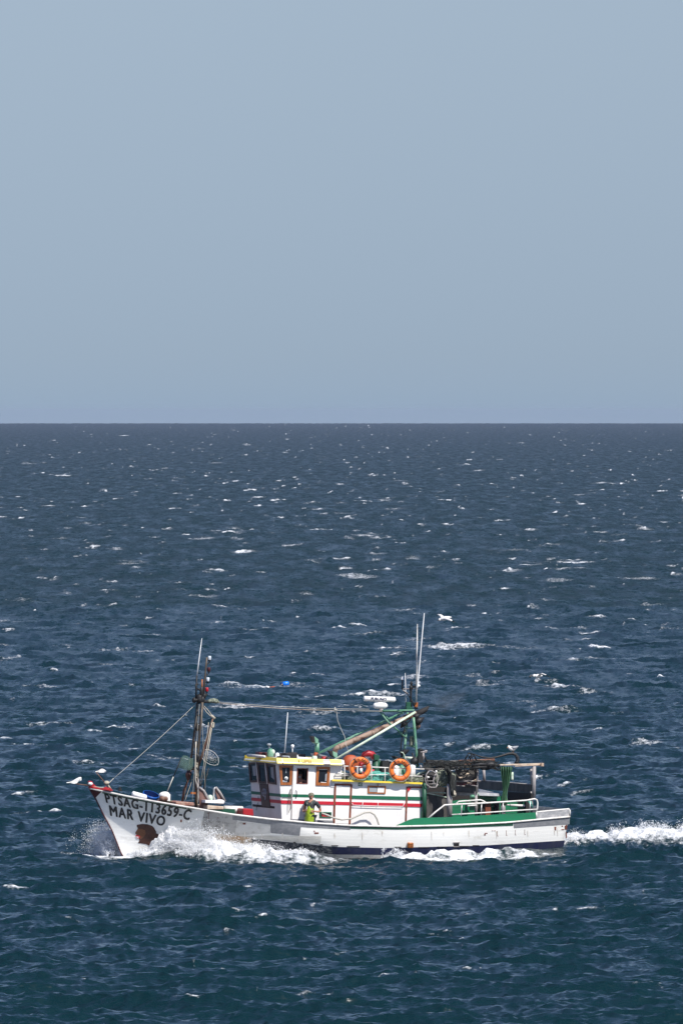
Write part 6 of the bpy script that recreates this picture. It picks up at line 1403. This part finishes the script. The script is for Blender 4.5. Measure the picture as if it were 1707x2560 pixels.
# skipper at the open door light
hp = az('5', 905, 522, 1.15); skip = bpy.data.objects.new('person', None); COL.objects.link(skip)
skip.matrix_world = BOAT @ Matrix.Translation(hp - Vector((0, 0, 1.63))) @ Matrix.Rotation(R(62), 4, 'Z'); tag(skip, 'man with a white beard and dark cap looking out of the dark wheelhouse door window', 'person')
ex = MB(); ex.tube([(.105, 0, 1.645), (.128, 0, 1.61), (.108, 0, 1.595)], [.010, .015, .010], 6); hand((.16, .14, 1.09), (.9, -.4, 0), (0, 0, 1), (.4, .9, 0)); hand((.16, -.14, 1.09), (.9, .4, 0), (0, 0, 1), (.4, -.9, 0))
skin_mesh('body', [((0, 0, .95), (.14, .12)), ((0, 0, 1.2), (.15, .12)), ((0, 0, 1.42), (.12, .09)), ((0, 0, 1.50), .058), ((.03, 0, 1.57), (.068, .075)), ((.035, 0, 1.64), (.078, .088)), ((.02, 0, 1.70), (.06, .07)), ((0, .19, 1.42), .06), ((-.05, .25, 1.15), .045), ((.13, .16, 1.09), .03), ((0, -.19, 1.42), .06), ((-.05, -.25, 1.15), .045), ((.13, -.16, 1.09), .03), ((0, .1, .85), .09), ((0, .11, .45), .06), ((0, .11, .05), .045), ((0, -.1, .85), .09), ((0, -.11, .45), .06), ((0, -.11, .05), .045)],
          [(0, 1), (1, 2), (2, 3), (3, 4), (4, 5), (5, 6), (2, 7), (7, 8), (8, 9), (2, 10), (10, 11), (11, 12), (0, 13), (13, 14), (14, 15), (0, 16), (16, 17), (17, 18)], M['skin'], skip, extra=ex)
skin_mesh('jumper', [((0, 0, .92), (.16, .14)), ((0, 0, 1.2), (.17, .14)), ((0, 0, 1.42), (.135, .105)), ((0, 0, 1.49), .066), ((0, .19, 1.42), .075), ((-.05, .25, 1.15), .06), ((.10, .17, 1.10), .045), ((0, -.19, 1.42), .075), ((-.05, -.25, 1.15), .06), ((.10, -.17, 1.10), .045)], [(0, 1), (1, 2), (2, 3), (2, 4), (4, 5), (5, 6), (2, 7), (7, 8), (8, 9)], M['trouser'], skip)
skin_mesh('trousers', [((-.01, 0, .95), (.16, .14)), ((0, .10, .85), .11), ((0, .11, .45), .08), ((0, .11, .08), .07), ((0, -.10, .85), .11), ((0, -.11, .45), .08), ((0, -.11, .08), .07)], [(0, 1), (1, 2), (2, 3), (0, 4), (4, 5), (5, 6)], M['trouser'], skip)
skin_mesh('beard', [((.08, 0, 1.585), (.055, .066)), ((.085, 0, 1.55), (.052, .055)), ((.085, 0, 1.50), .032)], [(0, 1), (1, 2)], M['beardw'], skip)
mb = MB(); mb.lathe((.02, 0, 1.66), [(.094, -.02), (.099, .01), (.094, .045), (.070, .07), (.0, .08)], n=16, caps=False); mb.build('cap', M['soot_and_shade'], skip)

# ------------------------------------------------------------------ gulls
def G(u, v): return 1060 + u / 4.612, 1510 + v / 4.612
def gull_fly(y0, body, wings, bill, label, name='gull'):
    W = lambda p, dy=0.0: world_at(*G(*p), y0 + dy)
    c = W(body[1]); t = bpy.data.objects.new(name, None); COL.objects.link(t); t.location = c; tag(t, label, 'gull', 'gulls in flight astern of the masts')
    mb = MB(); mb.tube([W(p) for p in body], [.025, .055, .075, .07, .045, .012], 10); mb.build('body', M['gullw'], t, c)
    mb = MB(); a = W(body[0]); mb.ball(a, .048, 10, 8); mb.build('head', M['gullw'], t, c)
    mb = MB(); mb.tube([a, W(bill)], [.018, .006], 6); mb.build('bill', M['gully'], t, c)
    for w in wings:
        mb = MB(); rows = []
        for (lead, trail, dy) in w: p, q = W(lead, dy), W(trail, dy + .02); m_ = p.lerp(q, .5) + Vector((0, 0, .018)); rows.append([p, m_, q])
        mb.grid(rows[:-1]); o = mb.build('wing', M['gullw'], t, c); o.modifiers.new('thick', 'SOLIDIFY').thickness = .014
        mb = MB(); mb.grid(rows[-2:]); o2 = mb.build('wing_tip', M['dark'], o, c); o2.modifiers.new('thick', 'SOLIDIFY').thickness = .012
gull_fly(-1.0, [(178, 180), (200, 172), (225, 168), (250, 162), (280, 155), (315, 152)], [
    [((190, 162), (232, 158), .05), ((182, 140), (222, 138), .3), ((160, 124), (200, 122), .5), ((145, 121), (170, 121), .62), ((138, 121), (146, 123), .68)],
    [((205, 172), (258, 160), -.05), ((250, 178), (285, 165), -.25), ((290, 192), (312, 176), -.5), ((318, 198), (326, 190), -.62), ((352, 212), (354, 206), -.72)]], (156, 194), 'white gull gliding nearest the tall whip aerials, its wings spread')
gull_fly(3.0, [(1262, 828), (1282, 830), (1300, 832), (1320, 830), (1340, 828), (1362, 826)], [
    [((1285, 820), (1325, 818), .05), ((1255, 812), (1290, 816), .25), ((1222, 816), (1250, 826), .45), ((1206, 832), (1216, 842), .55), ((1214, 852), (1222, 858), .6)],
    [((1300, 832), (1345, 826), -.05), ((1318, 812), (1350, 812), -.25), ((1342, 798), (1372, 806), -.45), ((1400, 818), (1412, 822), -.65), ((1450, 852), (1452, 848), -.8)]], (1246, 834), 'white gull with arched wings flying lower, above the stern')
c = w7(612, 250, .9); t = thing('gull', 'white gull with grey back standing on the arched black hose', 'gull', c)
g7 = lambda u, v, Y=.9: w7(u, v, Y)
mb = MB(); mb.tube([g7(545, 168), g7(560, 178), g7(590, 192), g7(620, 190), g7(650, 175), g7(690, 155)], [.05, .065, .09, .085, .055, .012], 10); mb.ball(g7(552, 163), (.058, .05, .05)); mb.build('body', M['gullw'], t, c)
for s_ in (1, -1): mb = MB(); mb.tube([g7(585, 172, .9 + .05 * s_), g7(620, 178, .9 + .07 * s_), g7(660, 168, .9 + .05 * s_), g7(695, 152, .9 + .01 * s_)], [.03, .06, .045, .01], 8); mb.build('wing', M['gullg'], t, c)
mb = MB(); mb.tube([g7(540, 168), g7(519, 182)], [.018, .006], 6); mb.build('bill', M['gully'], t, c)
for k in (0, 1): mb = MB(); mb.tube([g7(612 + 12 * k, 210), g7(604 + 14 * k, 250)], .011, 5); mb.tube([g7(604 + 14 * k, 250), g7(592 + 14 * k, 252)], .012, 5); mb.build('leg', M['gully'], t, c)

# ------------------------------------------------------------------ floating buoy
def FB(u, v, dy=0): return world_at(660 + u / 15.68, 1690 + v / 15.68, 239 + dy)
c = FB(830, 395); t = bpy.data.objects.new('marker_buoy', None); COL.objects.link(t); t.location = c; tag(t, 'bright blue plastic drum buoy floating far behind the boat between the masts', 'buoy')
mb = MB(); a, b = FB(730, 320, -.05), FB(965, 290, .05); mb.tube([a, a.lerp(b, .08), a.lerp(b, .92), b], [.10, .135, .135, .11], 18)
M['blueb'] = paint('bright_blue_plastic', (0.005, 0.19, 0.80), 0.3)
mb.build('float', M['blueb'], t, c)
mb = MB(); mb.tube([FB(650, 320, -.08), FB(720, 325, -.04)], [.09, .13], 14); mb.build('end_cap', M['bluedk'], t, c)
mb = MB(); mb.tube([FB(740, 318, -.3), FB(690, 345, -.35), FB(640, 375, -.35)], .014, 5); mb.build('mooring_line', M['rope'], t, c)
c = world_at(675, 1719, 235); mb = MB(); mb.tube([world_at(665, 1716.5, 235), world_at(673, 1719, 235)], [.06, .07], 8); o = mb.build('small_float', M['gloss'], None, c); o.location = c; tag(o, 'small white float on the water just left of the blue buoy', 'float')
mb = MB(); mb.tube([world_at(674, 1718, 235), world_at(687, 1717, 235)], .03, 6); mb.build('float_line', M['oranged'], o, c)
# ------------------------------------------------------------------ spray thrown up by the hull
def spray_mat():
    m, n, l, b = new_mat('white_spray'); b.inputs['Base Color'].default_value = (0.96, 0.965, 0.97, 1); b.inputs['Roughness'].default_value = 0.9; b.inputs['Specular IOR Level'].default_value = 0.2
    tr = n.new('ShaderNodeBsdfTranslucent'); tr.inputs[0].default_value = (0.97, 0.98, 0.99, 1)
    mx_ = n.new('ShaderNodeMixShader'); mx_.inputs[0].default_value = 0.5; l.new(b.outputs[0], mx_.inputs[1]); l.new(tr.outputs[0], mx_.inputs[2]); l.new(mx_.outputs[0], n['Material Output'].inputs['Surface'])
    return m
SPM = spray_mat()
g2 = np.random.default_rng(5)
OCT = np.array([(1, 0, 0), (-1, 0, 0), (0, 1, 0), (0, -1, 0), (0, 0, 1), (0, 0, -1)], dtype=np.float32)
OF = np.array([(0, 2, 4), (2, 1, 4), (1, 3, 4), (3, 0, 4), (2, 0, 5), (1, 2, 5), (3, 1, 5), (0, 3, 5)], dtype=np.int32)
def droplets(name, P, r, label):
    n = len(P); a = g2.normal(size=(n, 3)); a /= np.linalg.norm(a, axis=1)[:, None]; b = np.cross(a, g2.normal(size=(n, 3))); b /= np.linalg.norm(b, axis=1)[:, None]; c = np.cross(a, b)
    Rm = np.stack([a * g2.uniform(.6, 1.5, (n, 1)), b * g2.uniform(.6, 1.2, (n, 1)), c * g2.uniform(.5, 1.1, (n, 1))], 1)
    V = P[:, None, :] + np.einsum('kj,njd->nkd', OCT, Rm) * r[:, None, None]
    F = OF[None] + (np.arange(n, dtype=np.int32) * 6)[:, None, None]
    Mw = np.array(B0); V = V.reshape(-1, 3) @ Mw[:3, :3].T + Mw[:3, 3]
    me = mesh_from_arrays(name, V, F.reshape(-1, 3), smooth=True); me.materials.append(SPM)
    o = bpy.data.objects.new(name, me); COL.objects.link(o); tag(o, label, 'spray', kind='stuff'); return o
def foam_core(name, X0, X1, HX, HZ, WXX, label):
    "lumpy white mound of broken water lying against the hull side"
    n, m = 260, 46; V = []
    ph = g2.uniform(0, 6.3, 12)
    for i in range(n):
        X = X0 + (X1 - X0) * i / (n - 1); Hc = float(np.interp(-X, [-q for q in HX], HZ)); W = float(np.interp(-X, [-q for q in HX], WXX)); hw = float(hull_half(X)) - .15; lv = float(np.interp(X, WX, WZ))
        for k in range(m):
            a = k / (m - 1); sh = (1 - a ** 2.2) * (0.80 + 0.28 * math.sin(math.pi * min(1, a * 1.3)))
            nz = sum(math.sin(X * f * (1.3 + .2 * j) + ph[j]) * math.sin(a * f * .55 * W + ph[j + 4] + X * .7) / (1 + j) for j, f in enumerate((3.1, 7.3, 15.0, 31.0)))
            nz2 = math.sin(X * 53 + a * 21 + ph[8]) * math.sin(a * 47 * W + ph[9] + X * 11) * .25
            V.append((X - .12 * a + .05 * nz2, hw + a * W + .05 * nz, lv - .12 - .30 * a + Hc * sh * (1 + .26 * nz + .2 * nz2)))
    V = np.array(V, dtype=np.float32)
    idx = np.arange(n * m, dtype=np.int32).reshape(n, m); Q_ = np.stack([idx[:-1, :-1], idx[:-1, 1:], idx[1:, 1:], idx[1:, :-1]], -1).reshape(-1, 4)
    Mw = np.array(B0); V = V @ Mw[:3, :3].T + Mw[:3, 3]
    me = mesh_from_arrays(name, V, Q_); me.materials.append(SPM); o = bpy.data.objects.new(name, me); COL.objects.link(o); tag(o, label, 'foam', kind='stuff'); return o
def jets(nj, npj, X0, Y0, Z0, vx, vy, vz, tmax, spread, floor=-0.15):
    "ballistic jets: each a string of drops thrown from one place; arguments are (lo, hi) ranges"
    P = []; S = []
    for _ in range(nj):
        x, y, z = (g2.uniform(*q) for q in (X0, Y0, Z0)); v = np.array([g2.uniform(*vx), g2.uniform(*vy), vz[0] + (vz[1] - vz[0]) * g2.beta(1.2, 2.4)])
        t0 = g2.uniform(0, tmax); dt = g2.uniform(.05, .22)
        t = np.clip(t0 + g2.normal(0, dt, npj), 0, tmax)
        p = np.stack([x + v[0] * t, y + v[1] * t, z + v[2] * t - 4.9 * t * t], 1)
        sp = spread * (0.15 + t)[:, None] * g2.normal(size=(npj, 3)); p += sp
        s = np.exp(g2.normal(-4.3, .40, npj)) * np.clip(1.25 - np.linalg.norm(sp, axis=1) / (spread * 1.6), .35, 1.2)
        k = p[:, 2] > floor; P.append(p[k]); S.append(s[k])
    return np.concatenate(P), np.concatenate(S)
def both(*parts): return np.concatenate([p[0] for p in parts]), np.concatenate([p[1] for p in parts])
foam_core('bow_wave_foam', 7.2, -0.4, (7.3, 6.95, 6.6, 6.25, 5.3, 4.7, 3.5, 2.3, 1.1, 0.1), (.05, .22, .62, .90, .78, .56, .34, .18, .09, .03), (.3, .6, .9, 1.3, 1.7, 1.8, 1.6, 1.2, .8, .4), 'thick white foam of the bow wave rolling along the near side')
# port bow plume: dense body plus loose fringe
P, S = both(jets(620, 240, (5.6, 6.8), (0.9, 1.5), (-.1, .15), (-3.4, -1.4), (.7, 1.9), (.6, 4.9), .80, .13),
            jets(620, 210, (3.6, 6.2), (1.5, 2.3), (-.1, .1), (-3.2, -1.3), (.4, 1.5), (.3, 3.3), .60, .12),
            jets(420, 150, (1.6, 4.2), (2.3, 2.9), (-.1, .1), (-2.6, -1.0), (.3, 1.2), (.2, 1.6), .36, .11),
            jets(120, 70, (6.6, 7.5), (.5, 1.0), (-.1, .05), (-2.6, -.8), (.5, 1.3), (.5, 2.4), .4, .14))
droplets('bow_spray', P, S, 'white bow wave spray bursting along the near side of the hull')
P, S = both(jets(620, 170, (6.6, 7.9), (-1.3, -.3), (-.1, .1), (-1.5, .6), (-3.6, -.8), (.8, 5.4), .85, .17),
            jets(400, 120, (6.0, 7.8), (-1.8, -.5), (-.1, .1), (-1.5, .8), (-3.6, -.6), (.3, 2.8), .5, .22))
droplets('bow_spray', P, S * .85, 'white spray thrown up ahead of the stem on the far side of the bow')
P, S = both(jets(420, 90, (-7.5, -1.2), (2.9, 4.3), (-.45, -.2), (-1.5, 0), (.1, .7), (.2, 1.5), .3, .10, -.6),
            jets(34, 90, (-1.9, -1.2), (3.0, 3.6), (-.3, -.1), (-1.2, 0), (.1, .6), (1.0, 2.8), .4, .10, -.35))
droplets('side_spray', P, S * .9, 'white breaking crest along the after part of the hull')
P, S = both(jets(520, 140, (-22, -8.9), (-1.6, 1.7), (0.0, .25), (-1.2, .4), (-.5, .5), (.1, 1.2), .30, .14, .0),
            jets(330, 150, (-16.5, -11.0), (-1.2, 1.3), (.1, .3), (-1.5, .5), (-.7, .7), (1.0, 4.0), .6, .24, .0),
            jets(40, 80, (-10.0, -9.0), (-1.2, 1.3), (.1, .3), (-.5, .5), (-.5, .5), (.8, 3.0), .45, .18, .0))
droplets('stern_spray', P, S, 'white churned wake and spray trailing behind the stern')

# ------------------------------------------------------------------ exhaust smoke
def smoke():
    a, b = w3(1150, 1060, 0), w3(1500, 930, -1.0); a, b = BOAT @ a, BOAT @ b; mb = MB(); c = (a + b) / 2; d = (b - a); L = d.length / 2
    mb.ball((0, 0, 0), (1, 1, 1), 16, 10); o = mb.build('exhaust_smoke', None, None)
    o.matrix_world = Matrix.Translation(c) @ d.to_track_quat('X', 'Z').to_matrix().to_4x4() @ Matrix.Diagonal((L * 1.15, .45, .42, 1))
    m = bpy.data.materials.new('smoke'); m.use_nodes = True; n = m.node_tree.nodes; n.clear(); l = m.node_tree.links
    out = n.new('ShaderNodeOutputMaterial'); pv = n.new('ShaderNodeVolumePrincipled'); pv.inputs['Color'].default_value = (.30, .32, .36, 1)
    tcn = n.new('ShaderNodeTexCoord'); ln = n.new('ShaderNodeVectorMath'); ln.operation = 'LENGTH'; l.new(tcn.outputs['Object'], ln.inputs[0])
    fall = n.new('ShaderNodeMapRange'); fall.inputs['From Min'].default_value = 1; fall.inputs['From Max'].default_value = .2; l.new(ln.outputs['Value'], fall.inputs['Value'])
    ns = n.new('ShaderNodeTexNoise'); ns.inputs['Scale'].default_value = 2.2; ns.inputs['Detail'].default_value = 3; l.new(tcn.outputs['Object'], ns.inputs['Vector'])
    r = n.new('ShaderNodeMapRange'); r.inputs['From Min'].default_value = .38; r.inputs['From Max'].default_value = .7; l.new(ns.outputs[0], r.inputs['Value'])
    mu = n.new('ShaderNodeMath'); mu.operation = 'MULTIPLY'; l.new(fall.outputs[0], mu.inputs[0]); l.new(r.outputs[0], mu.inputs[1])
    m2 = n.new('ShaderNodeMath'); m2.operation = 'MULTIPLY'; m2.inputs[1].default_value = 1.1; l.new(mu.outputs[0], m2.inputs[0]); l.new(m2.outputs[0], pv.inputs['Density'])
    l.new(pv.outputs[0], out.inputs['Volume']); o.data.materials.append(m); tag(o, 'faint dark exhaust smoke drifting aft from the pipe tip', 'smoke', kind='stuff')
smoke()
# ------------------------------------------------------------------ tidy the tree: thing > part > sub-part
def flatten():
    kids = {}
    for o in bpy.data.objects:
        if o.parent: kids.setdefault(o.parent.name, []).append(o)
    # a part that is only a frame becomes its first mesh
    for e in [o for o in list(bpy.data.objects) if o.type == 'EMPTY' and o.parent]:
        ch = kids.get(e.name, []); first = ch[0]; nm = e.name
        for c in ch[1:]: c.parent = first
        first.parent = e.parent; bpy.data.objects.remove(e); first.name = nm
    def depth(o):
        d = 0
        while o.parent: o = o.parent; d += 1
        return d
    # windows and doors are parts of the boat itself, so that their panes are sub-parts
    for o in list(bpy.data.objects):
        if o.parent and o.name.split('.')[0] in ('window', 'door', 'roof', 'front_panel', 'cabin_roof', 'vent_opening', 'exit_sign', 'radar', 'searchlight', 'gooseneck_vent', 'exhaust_pipe', 'mast_lamp', 'mesh_screen', 'vent_cowl'):
            r = o
            while r.parent: r = r.parent
            if r is boat: o.parent = boat
    for _ in range(3):
        for o in list(bpy.data.objects):
            if depth(o) > 2: o.parent = o.parent.parent
flatten()
def split_pieces(o):
    "separate pieces of one mesh become parts of their own"
    bm = bmesh.new(); bm.from_mesh(o.data); bm.verts.ensure_lookup_table(); seen = set(); groups = []
    for v in bm.verts:
        if v.index in seen: continue
        st = [v]; seen.add(v.index); g = []
        while st:
            a = st.pop(); g.append(a.index)
            for e in a.link_edges:
                b = e.other_vert(a)
                if b.index not in seen: seen.add(b.index); st.append(b)
        groups.append(set(g))
    bm.free()
    for g in groups[1:]:
        c = o.copy(); c.data = o.data.copy(); COL.objects.link(c)
        b2 = bmesh.new(); b2.from_mesh(c.data); bmesh.ops.delete(b2, geom=[v for v in b2.verts if v.index not in g], context='VERTS'); b2.to_mesh(c.data); b2.free()
    b2 = bmesh.new(); b2.from_mesh(o.data); bmesh.ops.delete(b2, geom=[v for v in b2.verts if v.index not in groups[0]], context='VERTS'); b2.to_mesh(o.data); b2.free()
for o in list(bpy.data.objects):
    k = o.name.split('.')[0]
    if k in ('drain_lip', 'worn_spot', 'hull_scuff', 'roof_coaming', 'spar', 'mullion', 'corner_post', 'bow_chock', 'vent_trunk', 'mast_bracket', 'scupper_lip', 'gear_arm', 'raised_bulwark', 'board_gap', 'canopy_beam', 'quarter_rail', 'curtain', 'door_edge', 'hanging_cord', 'rubbing_strake', 'bulwark_inside', 'boot_topping', 'bow_rail', 'rust_run', 'mast_fitting') and o.type == 'MESH': split_pieces(o)
# ------------------------------------------------------------------ sea haze
def build_haze():
    me = bpy.data.meshes.new('haze')
    x0, x1, y0, y1, z0, z1 = -14500, 14500, -14300, 14300, -4.0, 18.0
    v = [(x0,y0,z0),(x1,y0,z0),(x1,y1,z0),(x0,y1,z0),(x0,y0,z1),(x1,y0,z1),(x1,y1,z1),(x0,y1,z1)]
    me.from_pydata(v, [], [(0,3,2,1),(4,5,6,7),(0,1,5,4),(1,2,6,5),(2,3,7,6),(3,0,4,7)])
    o = bpy.data.objects.new('haze', me); COL.objects.link(o)
    m = bpy.data.materials.new('haze_air'); m.use_nodes = True
    n = m.node_tree.nodes; n.clear()
    out = n.new('ShaderNodeOutputMaterial'); pv = n.new('ShaderNodeVolumePrincipled')
    pv.inputs['Color'].default_value = (0.76, 0.81, 1.0, 1); pv.inputs['Density'].default_value = 2.2e-5
    pv.inputs['Anisotropy'].default_value = 0.2
    m.node_tree.links.new(pv.outputs[0], out.inputs['Volume'])
    me.materials.append(m)
    tag(o, 'thin pale sea haze that lightens the far water towards the horizon', 'haze', kind='stuff')
build_haze()
